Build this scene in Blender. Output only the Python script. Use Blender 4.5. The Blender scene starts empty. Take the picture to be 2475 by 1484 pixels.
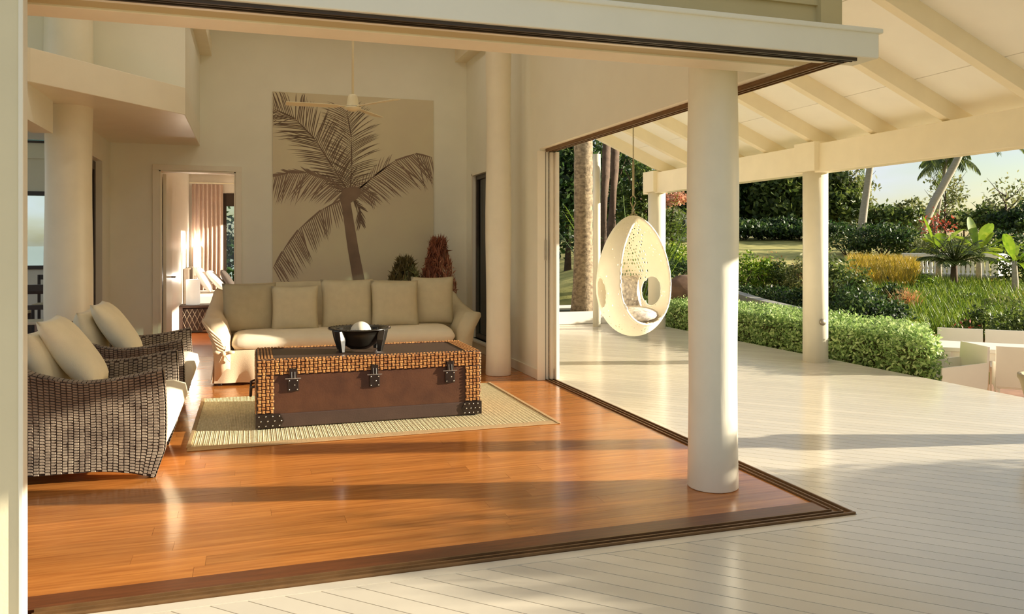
import bpy, bmesh, math, random
import numpy as np
from mathutils import Vector, Matrix, Euler

random.seed(7)
rng = np.random.default_rng(7)
PI = math.pi
scn = bpy.context.scene
COL = scn.collection

# ------------------------------------------------------------------ camera
cam_d = bpy.data.cameras.new('camera')
cam = bpy.data.objects.new('camera', cam_d)
COL.objects.link(cam)
cam.location = (0, 0, 1.45)
cam.rotation_euler = (PI / 2, 0, -math.radians(18.13))
cam_d.sensor_width = 36
cam_d.lens = 36 * 1925 / 2475
cam_d.shift_y = -151 / 2475
cam_d.clip_end = 5000
cam_d.clip_start = .02
scn.camera = cam

# ------------------------------------------------------------------ view
scn.view_settings.view_transform = 'Standard'
scn.view_settings.look = 'None'
scn.view_settings.gamma = 1
scn.view_settings.use_curve_mapping = False
scn.view_settings.exposure = 1.7
scn.cycles.max_bounces = 10
scn.cycles.diffuse_bounces = 7
scn.cycles.glossy_bounces = 4
scn.cycles.transparent_max_bounces = 12
scn.cycles.caustics_reflective = False
scn.cycles.caustics_refractive = False

# ------------------------------------------------------------------ sky
W = bpy.data.worlds.new('world')
scn.world = W
W.use_nodes = True
wn, wl = W.node_tree.nodes, W.node_tree.links
wn.clear()
w_out = wn.new('ShaderNodeOutputWorld')
w_bg = wn.new('ShaderNodeBackground')
w_tc = wn.new('ShaderNodeTexCoord')
w_sky = wn.new('ShaderNodeTexSky')
w_sky.sky_type = 'NISHITA'
w_sky.sun_disc = False
w_sky.sun_elevation = math.radians(13.2)
w_sky.sun_rotation = math.radians(104.9)
w_sky.dust_density = .9
w_mul = wn.new('ShaderNodeVectorMath'); w_mul.operation = 'SCALE'; w_mul.inputs['Scale'].default_value = .05
wl.new(w_sky.outputs[0], w_mul.inputs[0])
w_map = wn.new('ShaderNodeMapping'); w_map.inputs['Scale'].default_value = (1.6, 1.6, 5)
wl.new(w_tc.outputs['Generated'], w_map.inputs[0])
w_no = wn.new('ShaderNodeTexNoise'); w_no.inputs['Scale'].default_value = 2.2; w_no.inputs['Detail'].default_value = 5
wl.new(w_map.outputs[0], w_no.inputs['Vector'])
w_cr = wn.new('ShaderNodeValToRGB')
w_cr.color_ramp.elements[0].position = .42; w_cr.color_ramp.elements[1].position = .62
wl.new(w_no.outputs[0], w_cr.inputs[0])
w_mix = wn.new('ShaderNodeMixRGB'); w_mix.inputs[2].default_value = (.25, .265, .28, 1)
wl.new(w_cr.outputs[0], w_mix.inputs[0]); wl.new(w_mul.outputs[0], w_mix.inputs[1])
wl.new(w_mix.outputs[0], w_bg.inputs['Color'])
w_bg.inputs['Strength'].default_value = 1.0
wl.new(w_bg.outputs[0], w_out.inputs[0])

# ------------------------------------------------------------------ sun
EL = math.radians(13.2)
SUN = Vector((.9663 * math.cos(EL), -.257 * math.cos(EL), math.sin(EL)))
sd = bpy.data.lights.new('sun', 'SUN')
sd.energy = 4.2
sd.angle = math.radians(.7)
sd.color = (1.0, .90, .72)
sun = bpy.data.objects.new('sun', sd)
COL.objects.link(sun)
sun.location = (20, -5, 8)
sun.rotation_euler = SUN.to_track_quat('Z', 'Y').to_euler()


# ================================================================== helpers
def C(r, g, b):
    def f(c):
        c /= 255
        return c / 12.92 if c <= .04045 else ((c + .055) / 1.055) ** 2.4
    return (f(r), f(g), f(b), 1)


def mul(c, k):
    return (min(c[0] * k, 1), min(c[1] * k, 1), min(c[2] * k, 1), 1)


def pmat(name, col, rough=.5, var=.08, scale=6, bump=0, bscale=60, metal=0, stretch=(1, 1, 1), col2=None,
         coat=0, spec=.5, rand=0, detail=4, bstretch=None):
    m = bpy.data.materials.new(name)
    m.use_nodes = True
    n, l = m.node_tree.nodes, m.node_tree.links
    b = n['Principled BSDF']
    b.inputs['Roughness'].default_value = rough
    b.inputs['Metallic'].default_value = metal
    b.inputs['Specular IOR Level'].default_value = spec
    b.inputs['Coat Weight'].default_value = coat
    b.inputs['Coat Roughness'].default_value = .12
    tc = n.new('ShaderNodeTexCoord')
    mp = n.new('ShaderNodeMapping'); mp.inputs['Scale'].default_value = stretch
    vec = tc.outputs['Object']
    oi = None
    if rand:
        oi = n.new('ShaderNodeObjectInfo')
        mm = n.new('ShaderNodeVectorMath'); mm.operation = 'ADD'
        sc = n.new('ShaderNodeMath'); sc.operation = 'MULTIPLY'; sc.inputs[1].default_value = 37
        l.new(oi.outputs['Random'], sc.inputs[0])
        l.new(vec, mm.inputs[0]); l.new(sc.outputs[0], mm.inputs[1])
        vec = mm.outputs[0]
    l.new(vec, mp.inputs[0])
    no = n.new('ShaderNodeTexNoise'); no.inputs['Scale'].default_value = scale; no.inputs['Detail'].default_value = detail
    l.new(mp.outputs[0], no.inputs['Vector'])
    rp = n.new('ShaderNodeValToRGB')
    rp.color_ramp.elements[0].position = .3; rp.color_ramp.elements[1].position = .7
    rp.color_ramp.elements[0].color = mul(col, 1 - var)
    rp.color_ramp.elements[1].color = col2 if col2 else mul(col, 1 + var)
    l.new(no.outputs[0], rp.inputs[0])
    out = rp.outputs[0]
    if rand:
        hs = n.new('ShaderNodeHueSaturation')
        ma = n.new('ShaderNodeMapRange')
        ma.inputs['To Min'].default_value = 1 - rand; ma.inputs['To Max'].default_value = 1 + rand
        l.new(oi.outputs['Random'], ma.inputs['Value'])
        l.new(ma.outputs[0], hs.inputs['Value'])
        l.new(out, hs.inputs['Color'])
        out = hs.outputs[0]
    l.new(out, b.inputs['Base Color'])
    if bump:
        n2 = n.new('ShaderNodeTexNoise'); n2.inputs['Scale'].default_value = bscale; n2.inputs['Detail'].default_value = 3
        if bstretch:
            mp2 = n.new('ShaderNodeMapping'); mp2.inputs['Scale'].default_value = bstretch
            l.new(vec, mp2.inputs[0]); l.new(mp2.outputs[0], n2.inputs['Vector'])
        else:
            l.new(vec, n2.inputs['Vector'])
        bp = n.new('ShaderNodeBump'); bp.inputs['Strength'].default_value = bump; bp.inputs['Distance'].default_value = .01
        l.new(n2.outputs[0], bp.inputs['Height']); l.new(bp.outputs[0], b.inputs['Normal'])
    return m


def leafmat(name, cols, rough=.5, trans=.35):
    m = bpy.data.materials.new(name)
    m.use_nodes = True
    n, l = m.node_tree.nodes, m.node_tree.links
    b = n['Principled BSDF']
    b.inputs['Roughness'].default_value = rough
    b.inputs['Specular IOR Level'].default_value = .35
    at = n.new('ShaderNodeAttribute'); at.attribute_name = 'tint'
    rp = n.new('ShaderNodeValToRGB')
    els = rp.color_ramp.elements
    els[0].position = 0; els[0].color = cols[0]
    els[1].position = 1; els[1].color = cols[-1]
    for i, c in enumerate(cols[1:-1]):
        x = els.new((i + 1) / (len(cols) - 1)); x.color = c
    l.new(at.outputs['Fac'], rp.inputs[0])
    l.new(rp.outputs[0], b.inputs['Base Color'])
    tr = n.new('ShaderNodeBsdfTranslucent')
    l.new(rp.outputs[0], tr.inputs['Color'])
    mx = n.new('ShaderNodeMixShader'); mx.inputs[0].default_value = trans
    l.new(b.outputs[0], mx.inputs[1]); l.new(tr.outputs[0], mx.inputs[2])
    l.new(mx.outputs[0], n['Material Output'].inputs['Surface'])
    return m


def glassmat(name, col=(.9, .95, .93, 1), rough=0.0, tint=.06):
    m = bpy.data.materials.new(name)
    m.use_nodes = True
    n, l = m.node_tree.nodes, m.node_tree.links
    n.remove(n['Principled BSDF'])
    t = n.new('ShaderNodeBsdfTransparent'); t.inputs[0].default_value = col
    g = n.new('ShaderNodeBsdfGlossy'); g.inputs['Roughness'].default_value = rough
    fr = n.new('ShaderNodeFresnel'); fr.inputs[0].default_value = 1.45
    mx = n.new('ShaderNodeMixShader')
    l.new(fr.outputs[0], mx.inputs[0]); l.new(t.outputs[0], mx.inputs[1]); l.new(g.outputs[0], mx.inputs[2])
    l.new(mx.outputs[0], n['Material Output'].inputs['Surface'])
    return m


class MB:
    def __init__(s):
        s.v = []; s.f = []

    def add(s, vs, fs):
        o = len(s.v)
        s.v += [tuple(x) for x in vs]
        s.f += [tuple(i + o for i in f) for f in fs]

    def box(s, x0, x1, y0, y1, z0, z1):
        s.add([(x0, y0, z0), (x1, y0, z0), (x1, y1, z0), (x0, y1, z0), (x0, y0, z1), (x1, y0, z1), (x1, y1, z1), (x0, y1, z1)],
              [(0, 3, 2, 1), (4, 5, 6, 7), (0, 1, 5, 4), (1, 2, 6, 5), (2, 3, 7, 6), (3, 0, 4, 7)])
        return s

    def obox(s, c, size, M):
        hx, hy, hz = size[0] / 2, size[1] / 2, size[2] / 2
        c = Vector(c)
        vs = [c + M @ Vector((a * hx, b * hy, d * hz)) for d in (-1, 1) for a, b in ((-1, -1), (1, -1), (1, 1), (-1, 1))]
        s.add(vs, [(0, 3, 2, 1), (4, 5, 6, 7), (0, 1, 5, 4), (1, 2, 6, 5), (2, 3, 7, 6), (3, 0, 4, 7)])
        return s

    def prism(s, poly, z0, z1):
        n = len(poly)
        s.add([(x, y, z0) for x, y in poly] + [(x, y, z1) for x, y in poly],
              [tuple(range(n - 1, -1, -1)), tuple(range(n, 2 * n))] + [(i, (i + 1) % n, n + (i + 1) % n, n + i) for i in range(n)])
        return s

    def sections(s, secs, closed=True, caps=True):
        n = len(secs[0]); o = len(s.v)
        for q in secs:
            s.v += [tuple(p) for p in q]
        for k in range(len(secs) - 1):
            for i in range(n if closed else n - 1):
                j = (i + 1) % n
                s.f.append((o + k * n + i, o + k * n + j, o + (k + 1) * n + j, o + (k + 1) * n + i))
        if caps and closed:
            s.f.append(tuple(o + i for i in range(n - 1, -1, -1)))
            s.f.append(tuple(o + (len(secs) - 1) * n + i for i in range(n)))
        return s

    def tube(s, pts, rad, n=8, caps=True):
        pts = [Vector(p) for p in pts]
        if not hasattr(rad, '__len__'):
            rad = [rad] * len(pts)
        secs = []
        up = Vector((0, 0, 1))
        for i, p in enumerate(pts):
            t = (pts[min(i + 1, len(pts) - 1)] - pts[max(i - 1, 0)]).normalized()
            a = t.cross(up)
            if a.length < .05:
                a = t.cross(Vector((0, 1, 0)))
            a.normalize(); b = a.cross(t)
            secs.append([p + (a * math.cos(q) + b * math.sin(q)) * rad[i] for q in [2 * PI * k / n for k in range(n)]])
        return s.sections(secs, True, caps)

    def lathe(s, prof, n=24, c=(0, 0, 0), caps=True):
        secs = [[(c[0] + r * math.cos(2 * PI * k / n), c[1] + r * math.sin(2 * PI * k / n), c[2] + z) for k in range(n)] for r, z in prof]
        return s.sections(secs, True, caps)

    def ball(s, c, r, n=16, m=10, sx=1, sy=1, sz=1):
        return s.sections([[(c[0] + sx * r * math.sin(PI * (j + .001) / m) * math.cos(2 * PI * k / n),
                             c[1] + sy * r * math.sin(PI * (j + .001) / m) * math.sin(2 * PI * k / n),
                             c[2] - sz * r * math.cos(PI * (j + .001) / m)) for k in range(n)]
                           for j in np.linspace(0, m - .002, m + 1)], True, True)

    def mesh(s, name):
        me = bpy.data.meshes.new(name)
        me.from_pydata(s.v, [], s.f)
        me.update()
        return me

    def build(s, name, mat, parent=None, smooth=False, bevel=0, seg=2, fix=False, loc=None):
        me = s.mesh(name)
        if fix:
            bm = bmesh.new(); bm.from_mesh(me); bmesh.ops.recalc_face_normals(bm, faces=bm.faces); bm.to_mesh(me); bm.free()
        return link(name, me, mat, parent, smooth, bevel, seg, loc)


def link(name, me, mat, parent=None, smooth=False, bevel=0, seg=2, loc=None):
    if mat is not None and not me.materials:
        me.materials.append(mat)
    if smooth:
        me.polygons.foreach_set('use_smooth', [True] * len(me.polygons))
    o = bpy.data.objects.new(name, me)
    COL.objects.link(o)
    if loc is not None:
        o.location = loc
    if parent:
        o.parent = parent
    if bevel:
        bv = o.modifiers.new('bevel', 'BEVEL'); bv.width = bevel; bv.segments = seg; bv.limit_method = 'ANGLE'
        bv.angle_limit = math.radians(40)
    return o


def tag(o, label=None, cat=None, group=None, kind=None):
    if label: o['label'] = label
    if cat: o['category'] = cat
    if group: o['group'] = group
    if kind: o['kind'] = kind
    return o


def thing(name, label, cat, loc=(0, 0, 0), rz=0, group=None, kind=None):
    o = bpy.data.objects.new(name, None)
    o.empty_display_size = .1
    COL.objects.link(o)
    o.location = loc
    o.rotation_euler = (0, 0, rz)
    return tag(o, label, cat, group, kind)


def dup(root, loc, rz, label=None, group=None):
    r = root.copy(); COL.objects.link(r)
    r.location = loc; r.rotation_euler = (0, 0, rz)
    if label: r['label'] = label
    if group: r['group'] = group
    for ch in list(root.children):
        c = ch.copy(); COL.objects.link(c); c.parent = r
        for g in list(ch.children):
            d = g.copy(); COL.objects.link(d); d.parent = c
    return r


def pillow_mesh(w, h, t, n=14, pinch=.06, seed=0):
    """a stuffed square pillow in the XZ plane, thickness along Y"""
    r = random.Random(seed)
    ph = [r.random() * 6 for _ in range(4)]
    vs, fs = [], []
    for sgn in (-1, 1):
        for j in range(n + 1):
            for i in range(n + 1):
                u = -1 + 2 * i / n; v = -1 + 2 * j / n
                th = ((1 - abs(u) ** 2.6) * (1 - abs(v) ** 2.6)) ** .5
                k = 1 - pinch * (abs(v) ** 0 - v * v) * abs(u) ** 3
                k2 = 1 - pinch * (1 - u * u) * abs(v) ** 3
                wob = .05 * math.sin(3 * u + ph[0]) * math.sin(2.6 * v + ph[1])
                vs.append((u * w / 2 * k, sgn * t / 2 * th * (1 + wob) , v * h / 2 * k2))
    N = (n + 1) * (n + 1)
    for s_ in (0, 1):
        for j in range(n):
            for i in range(n):
                a = s_ * N + j * (n + 1) + i
                q = (a, a + 1, a + n + 2, a + n + 1)
                fs.append(q if s_ == 0 else q[::-1])
    me = bpy.data.meshes.new('pillow')
    me.from_pydata(vs, [], fs)
    bm = bmesh.new(); bm.from_mesh(me)
    bmesh.ops.remove_doubles(bm, verts=bm.verts, dist=.0008)
    bm.to_mesh(me); bm.free()
    return me


def leaf_obj(name, pts, size, mat, parent=None, nrm=None, asp=.45, sizej=.4, updir=None, loc=None, tint=None, kind=None):
    """many small pointed leaves in one mesh; pts (N,3)"""
    N = len(pts)
    pts = np.asarray(pts, float)
    a = rng.normal(size=(N, 3))
    if updir is not None:
        a = a * .45 + np.asarray(updir)[None, :] if np.ndim(updir) == 1 else a * .45 + updir
    a /= np.linalg.norm(a, axis=1)[:, None] + 1e-9
    q = rng.normal(size=(N, 3)) if nrm is None else nrm + rng.normal(size=(N, 3)) * .5
    b = np.cross(a, q); b /= np.linalg.norm(b, axis=1)[:, None] + 1e-9
    s = size * (1 + sizej * rng.uniform(-1, 1, N))[:, None]
    v = np.empty((N, 4, 3))
    v[:, 0] = pts - a * s * .5
    v[:, 1] = pts + b * s * asp * .5
    v[:, 2] = pts + a * s * .5
    v[:, 3] = pts - b * s * asp * .5
    me = bpy.data.meshes.new(name)
    me.vertices.add(4 * N)
    me.vertices.foreach_set('co', v.reshape(-1))
    me.loops.add(4 * N)
    me.loops.foreach_set('vertex_index', np.arange(4 * N, dtype=np.int32))
    me.polygons.add(N)
    me.polygons.foreach_set('loop_start', np.arange(0, 4 * N, 4, dtype=np.int32))
    me.polygons.foreach_set('loop_total', np.full(N, 4, dtype=np.int32))
    me.update(calc_edges=True)
    t = rng.uniform(0, 1, N) if tint is None else np.clip(tint, 0, 1)
    at = me.attributes.new('tint', 'FLOAT', 'FACE')
    at.data.foreach_set('value', t.astype(np.float32))
    o = link(name, me, mat, parent, loc=loc)
    if kind: o['kind'] = kind
    return o


def blades_obj(name, base, length, width, mat, parent=None, lean=.35, lenj=.4, kind=None, loc=None, tint=None, curl=.25):
    """grass blades / strap leaves: 2-segment tapering blades rising from base points (N,3)"""
    base = np.asarray(base, float); N = len(base)
    ang = rng.uniform(0, 2 * PI, N)
    d = np.stack([np.cos(ang), np.sin(ang), np.zeros(N)], 1)
    L = (length * (1 + lenj * rng.uniform(-1, 1, N)))[:, None]
    ln = (lean * rng.uniform(.2, 1, N))[:, None]
    up = np.array([0, 0, 1.0])[None]
    sd_ = np.stack([-np.sin(ang), np.cos(ang), np.zeros(N)], 1) * width / 2
    mid = base + L * .55 * (up + d * ln)
    tip = mid + L * .45 * (up * (1 - curl) + d * (ln + curl))
    v = np.empty((N, 5, 3))
    v[:, 0] = base - sd_ * .7; v[:, 1] = base + sd_ * .7; v[:, 2] = mid + sd_; v[:, 3] = mid - sd_; v[:, 4] = tip
    me = bpy.data.meshes.new(name)
    me.vertices.add(5 * N); me.vertices.foreach_set('co', v.reshape(-1))
    idx = np.arange(N)[:, None] * 5
    li = np.concatenate([idx + np.array([[0, 1, 2, 3]]), idx + np.array([[3, 2, 4]])], 1).reshape(-1).astype(np.int32)
    me.loops.add(7 * N); me.loops.foreach_set('vertex_index', li)
    me.polygons.add(2 * N)
    st = np.stack([np.arange(N) * 7, np.arange(N) * 7 + 4], 1).reshape(-1).astype(np.int32)
    me.polygons.foreach_set('loop_start', st)
    me.polygons.foreach_set('loop_total', np.tile([4, 3], N).astype(np.int32))
    me.update(calc_edges=True)
    t = rng.uniform(0, 1, N) if tint is None else np.clip(tint, 0, 1)
    at = me.attributes.new('tint', 'FLOAT', 'FACE')
    at.data.foreach_set('value', np.repeat(t, 2).astype(np.float32))
    o = link(name, me, mat, parent, loc=loc)
    if kind: o['kind'] = kind
    return o


# ================================================================== materials
M = {}
M['wall'] = pmat('wall_paint', C(241, 239, 224), .62, .02, 3, .05, 120)
M['jamb'] = pmat('jamb_paint', C(224, 213, 180), .5, .03, 3, .06, 60)
M['paint'] = pmat('cream_gloss_paint', C(240, 233, 214), .34, .02, 4, .08, 30)
M['column'] = pmat('column_paint', C(238, 231, 210), .36, .03, 5, .25, 14, bstretch=(1, 1, .12))
M['ceil'] = pmat('verandah_ceiling_paint', C(250, 249, 244), .5, .02, 3, .04, 60)
M['rafter'] = pmat('rafter_paint', C(244, 234, 208), .5, .03, 4, .06, 30)
M['deck'] = pmat('deck_paint', C(216, 206, 186), .2, .03, 3, .05, 14, rand=.05, coat=.0, spec=.5, stretch=(1, 1, 1))
M['plank'] = pmat('floor_timber', C(177, 106, 47), .2, .18, 5, .04, 20, col2=C(197, 128, 62), stretch=(.5, 9, 9), rand=.14, coat=.15)
M['floor'] = pmat('floor_timber_base', C(150, 84, 42), .3, .2, 5, 0, stretch=(.5, 9, 9))
M['sill'] = pmat('dark_sill_timber', C(104, 58, 30), .3, .25, 6, .05, 30, stretch=(.6, 9, 9))
M['track'] = pmat('bronze_track', C(124, 92, 58), .4, .15, 10, metal=.3)
M['darktrack'] = pmat('dark_track', C(58, 44, 28), .45, .15, 10)
M['siding'] = pmat('siding_paint', C(196, 180, 136), .55, .03, 4, .04, 60)
M['white'] = pmat('white_paint', C(238, 232, 220), .4, .02, 4)
M['linen'] = pmat('taupe_linen', C(202, 190, 158), .9, .05, 12, .25, 220)
M['linen_d'] = pmat('grey_taupe_linen', C(178, 165, 134), .9, .05, 12, .25, 220)
M['slip'] = pmat('cream_slipcover', C(222, 200, 168), .9, .03, 8, .2, 200)
M['cush'] = pmat('ivory_cushion', C(236, 224, 198), .9, .03, 8, .15, 220)
M['pill'] = pmat('beige_pillow', C(236, 224, 194), .9, .05, 7, .2, 220)
M['weave'] = pmat('woven_reed', C(128, 112, 98), .6, .28, 9, .1, 90, col2=C(160, 146, 128))
M['weave_d'] = pmat('reed_gap', C(52, 36, 26), .8, .2, 9)
M['leather'] = pmat('brown_leather', C(72, 40, 20), .42, .14, 7, .1, 90, col2=C(84, 50, 28))
M['leather_d'] = pmat('dark_leather', C(66, 48, 40), .42, .12, 7, .1, 90)
M['strap'] = pmat('tan_leather_strap', C(168, 108, 60), .45, .3, 18, .1, 60, col2=C(190, 140, 84))
M['strap_d'] = pmat('strap_gap', C(58, 34, 22), .6, .2, 9)
M['iron'] = pmat('dark_iron', C(62, 52, 46), .35, .15, 20, metal=.8)
M['stud'] = pmat('bright_stud', C(190, 180, 165), .25, .1, 20, metal=.9)
M['black'] = pmat('black_lacquer', C(24, 23, 19), .3, .2, 6, coat=.2)
M['ball'] = pmat('ivory_ball', C(226, 218, 198), .45, .06, 6)
M['rug'] = pmat('jute_rug', C(206, 190, 146), .95, .14, 22, .4, 160, stretch=(3, .6, 1), col2=C(226, 212, 172))
M['rug_e'] = pmat('rug_border', C(176, 146, 104), .95, .1, 20, .3, 160)
M['fanw'] = pmat('fan_enamel', C(232, 222, 190), .35, .02, 6)
M['mural'] = pmat('mural_canvas', C(230, 220, 186), .8, .05, 1.2, .08, 200, col2=C(216, 204, 178))
M['print'] = pmat('mural_print', C(116, 96, 80), .85, .18, 5)
M['print_l'] = pmat('mural_print_light', C(140, 118, 100), .85, .15, 5)
M['rope'] = pmat('rope', C(166, 156, 128), .8, .1, 60, .3, 200)
M['egg'] = pmat('white_resin_weave', C(250, 244, 228), .5, .02, 8)
M['pattern'] = pmat('grey_pink_print_fabric', C(178, 168, 164), .9, .3, 26, .1, 200, col2=C(236, 228, 216))
M['glass'] = glassmat('window_glass')
M['dglass'] = glassmat('dark_glass', (.32, .38, .34, 1))
M['frame'] = pmat('dark_frame', C(58, 44, 34), .4, .15, 9)
M['curtain'] = pmat('rose_curtain', C(206, 182, 166), .9, .04, 8, .1, 200)
M['bedding'] = pmat('white_bedding', C(240, 232, 222), .9, .02, 7, .1, 120)
M['headb'] = pmat('grey_headboard', C(128, 112, 96), .85, .08, 9)
M['dkpill'] = pmat('charcoal_pillow', C(84, 74, 66), .9, .08, 9)
M['cane'] = pmat('dark_cane', C(66, 44, 32), .5, .25, 20)
M['cane_l'] = pmat('pale_cane', C(150, 130, 108), .5, .2, 20)
M['lamp'] = pmat('porcelain_shade', C(240, 240, 230), .4, .02, 6)
lb_ = M['lamp'].node_tree.nodes['Principled BSDF']
lb_.inputs['Emission Color'].default_value = (1, .93, .8, 1)
lb_.inputs['Emission Strength'].default_value = .12
M['grass'] = pmat('lawn', C(140, 140, 60), .9, .25, 1.5, .6, 30, col2=C(196, 182, 102))
M['soil'] = pmat('garden_soil', C(64, 62, 34), .95, .3, .8, .5, 12, col2=C(96, 96, 44))
M['stone'] = pmat('grey_stone', C(146, 142, 132), .85, .12, 4, .4, 18)
M['rock'] = pmat('brown_rock', C(104, 78, 58), .9, .3, 5, .6, 9)
M['terr'] = pmat('terracotta_paving', C(164, 124, 96), .7, .15, 5, .2, 20)
M['wplast'] = pmat('white_outdoor_resin', C(228, 220, 206), .5, .02, 5)
M['bark'] = pmat('rough_palm_bark', C(124, 106, 84), .95, .35, 14, .9, 26, stretch=(1, 1, 1.5), col2=C(168, 150, 122))
M['bark_d'] = pmat('dark_bark', C(92, 74, 60), .95, .25, 9, .7, 20)
M['bark_l'] = pmat('pale_palm_bark', C(168, 156, 138), .9, .12, 6, .4, 14, stretch=(1, 1, 4))
M['twig'] = pmat('twig', C(92, 78, 58), .9, .2, 8)
M['sea'] = pmat('sea_water', C(86, 122, 118), .12, .06, .02, .2, .3)
M['brass'] = pmat('brushed_metal', C(170, 158, 140), .35, .1, 20, metal=.8)
M['pot'] = pmat('taupe_planter', C(178, 162, 126), .6, .05, 8, .1, 30)
M['roofg'] = pmat('grey_roof', C(150, 142, 130), .8, .1, 6)
L = {}
L['hedge'] = leafmat('hedge_leaf', [C(86, 112, 54), C(138, 168, 90), C(174, 198, 118), C(210, 222, 156)])
L['bright'] = leafmat('bright_leaf', [C(62, 90, 22), C(112, 140, 34), C(158, 176, 60)])
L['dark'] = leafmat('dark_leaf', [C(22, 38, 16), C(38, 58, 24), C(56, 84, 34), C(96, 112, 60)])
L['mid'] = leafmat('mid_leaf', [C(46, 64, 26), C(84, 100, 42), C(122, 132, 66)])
L['pale'] = leafmat('pale_leaf', [C(74, 86, 44), C(122, 128, 72), C(164, 160, 108)])
L['gold'] = leafmat('golden_grass', [C(134, 128, 34), C(176, 150, 48), C(206, 168, 62)])
L['ggrass'] = leafmat('green_grass', [C(70, 96, 26), C(112, 136, 40), C(150, 160, 56)])
L['straw'] = leafmat('straw_stem', [C(140, 112, 66), C(186, 150, 96), C(204, 120, 80)])
L['banana'] = leafmat('banana_leaf', [C(96, 128, 32), C(132, 156, 44), C(170, 176, 66)], trans=.4)
L['palm'] = leafmat('palm_leaf', [C(54, 72, 30), C(94, 108, 48), C(134, 140, 78)])
L['red'] = leafmat('red_flower', [C(150, 64, 50), C(184, 84, 62), C(130, 70, 60)])
L['pink'] = leafmat('pink_blossom', [C(214, 160, 130), C(226, 184, 150), C(196, 120, 96)])
L['rust'] = leafmat('rust_dried_grass', [C(150, 90, 66), C(176, 112, 84), C(122, 74, 54)], trans=.15)
L['olive'] = leafmat('olive_dried_grass', [C(92, 82, 44), C(124, 110, 64), C(80, 66, 38)], trans=.15)


# ================================================================== STRUCTURE
def struct(mb, name, mat, label=None, parent=None, **k):
    o = mb.build(name, mat, parent, **k)
    if parent is None:
        tag(o, label, None, None, 'structure')
    return o


XR, XL, YF, YB = 2.93, -1.68, 3.73, 11.05
# --- floors
fl = struct(MB().box(-7, 3.0, 3.5, 17.2, -.2, -.02), 'floor', M['floor'], 'polished reddish timber floor of the open living room')
y = YF
row = 0
while y < YB - .01:
    cuts = [XL - .05, -.6 + 1.1 * random.random(), 1.2 + 1.1 * random.random(), 2.995]
    for a, b in zip(cuts[:-1], cuts[1:]):
        MB().box(a, b - .0008, y, y + .1192, -.02, -.0006 * random.random()).build('plank', M['plank'], fl)
    y += .12
sill = struct(MB().box(-1.42, 3.0, 3.59, 3.728, -.02, .004), 'trim_1', M['sill'], 'dark stained timber sill board along the front opening', bevel=.004)
struct(MB().box(-.815, 3.09, 3.49, 3.59, -.02, -.001).box(-.815, 3.09, 3.495, 3.505, -.02, .012).box(-.815, 3.04, 3.535, 3.543, -.02, .010).box(-.815, 3.0, 3.575, 3.583, -.02, .010),
       'trim_2', M['track'], 'bronze sliding door track in the floor along the front opening')
struct(MB().box(3.0, 3.09, 3.59, 8.0, -.02, -.001).box(3.0, 3.008, 3.59, 8.0, -.02, .010).box(3.04, 3.048, 3.54, 8.0, -.02, .010).box(3.078, 3.088, 3.5, 8.0, -.02, .012),
       'trim_3', M['track'], 'bronze sliding door track in the floor along the side opening')

# --- deck of diagonal boards
deck = struct(MB().box(-6, 6.93, -2.2, 3.42, -.2, -.035).box(3.16, 6.93, 3.42, 13.4, -.2, -.035), 'deck', M['floor'], 'cream painted timber deck laid with diagonal boards')
DX0, DX1, DY0, DY1, CX, CY = -6.0, 6.95, -2.2, 13.4, 3.165, 3.415


def seg_for(c):
    if c <= CX + CY:
        xs = max(DX0, c - CY)
    else:
        xs = max(CX, c - DY1)
    xe = min(DX1, c - DY0)
    return xs, xe


def deck_board(c0, c1):
    a0, b0 = seg_for(c0); a1, b1 = seg_for(c1)
    if b0 - a0 < .02 and b1 - a1 < .02: return
    b0 = max(b0, a0 + .001); b1 = max(b1, a1 + .001)
    P = [(a0, c0 - a0), (b0, c0 - b0), (b1, c1 - b1), (a1, c1 - a1)]
    MB().prism(P, -.03, 0).build('board', M['deck'], deck)


step = .145
c = 3.4
while c < DX1 + DY1 - .2:
    deck_board(c + .0035, c + step - .0035)
    c += step
c = 3.4
while c > DX0 + DY0 + .2:
    c -= step
    if c > -3.2:
        deck_board(c + .0035, c + step - .0035)
MB().box(-6, 3.165, 3.419, 3.488, -.03, .001).build('edge_board', M['deck'], deck)
MB().box(3.094, 3.161, 3.49, 8.6, -.03, .001).build('edge_board', M['deck'], deck)
MB().box(6.935, 6.97, -2.2, 13.4, -.2, -.002).build('edge_board', M['deck'], deck)

# --- walls of the living room
wr = MB()
wr.box(XR, 3.085, 3.66, 8.0, 2.475, 4.5)                         # above the side opening
wr.box(XR, 3.085, 8.0, 9.55, 0, 4.5)
wr.box(XR, 3.085, 9.55, 10.7, 0, .16).box(XR, 3.085, 9.55, 10.7, 2.405, 4.5).box(XR, 3.085, 10.7, 11.2, 0, 4.5)
struct(wr, 'wall_right', M['wall'], 'cream plaster side wall with the wide opening to the verandah')
struct(MB().box(2.915, 2.93, 8.02, 11.05, 0, .11), 'baseboard_right', M['paint'], 'low cream baseboard along the pier by the side opening', bevel=.004)
wb = MB().box(-1.85, -1.116, YB, 11.2, 0, 4.5).box(-1.116, -.193, YB, 11.2, 2.4, 4.5).box(-.193, 2.93, YB, 11.2, 0, 4.5)
struct(wb, 'wall_back', M['wall'], 'plain cream back wall carrying the palm mural')
struct(MB().box(-1.67, -1.19, 11.035, YB, 0, .1).box(-.12, .25, 11.035, YB, 0, .1), 'baseboard_back', M['paint'], 'low cream baseboard along the back wall')
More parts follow.
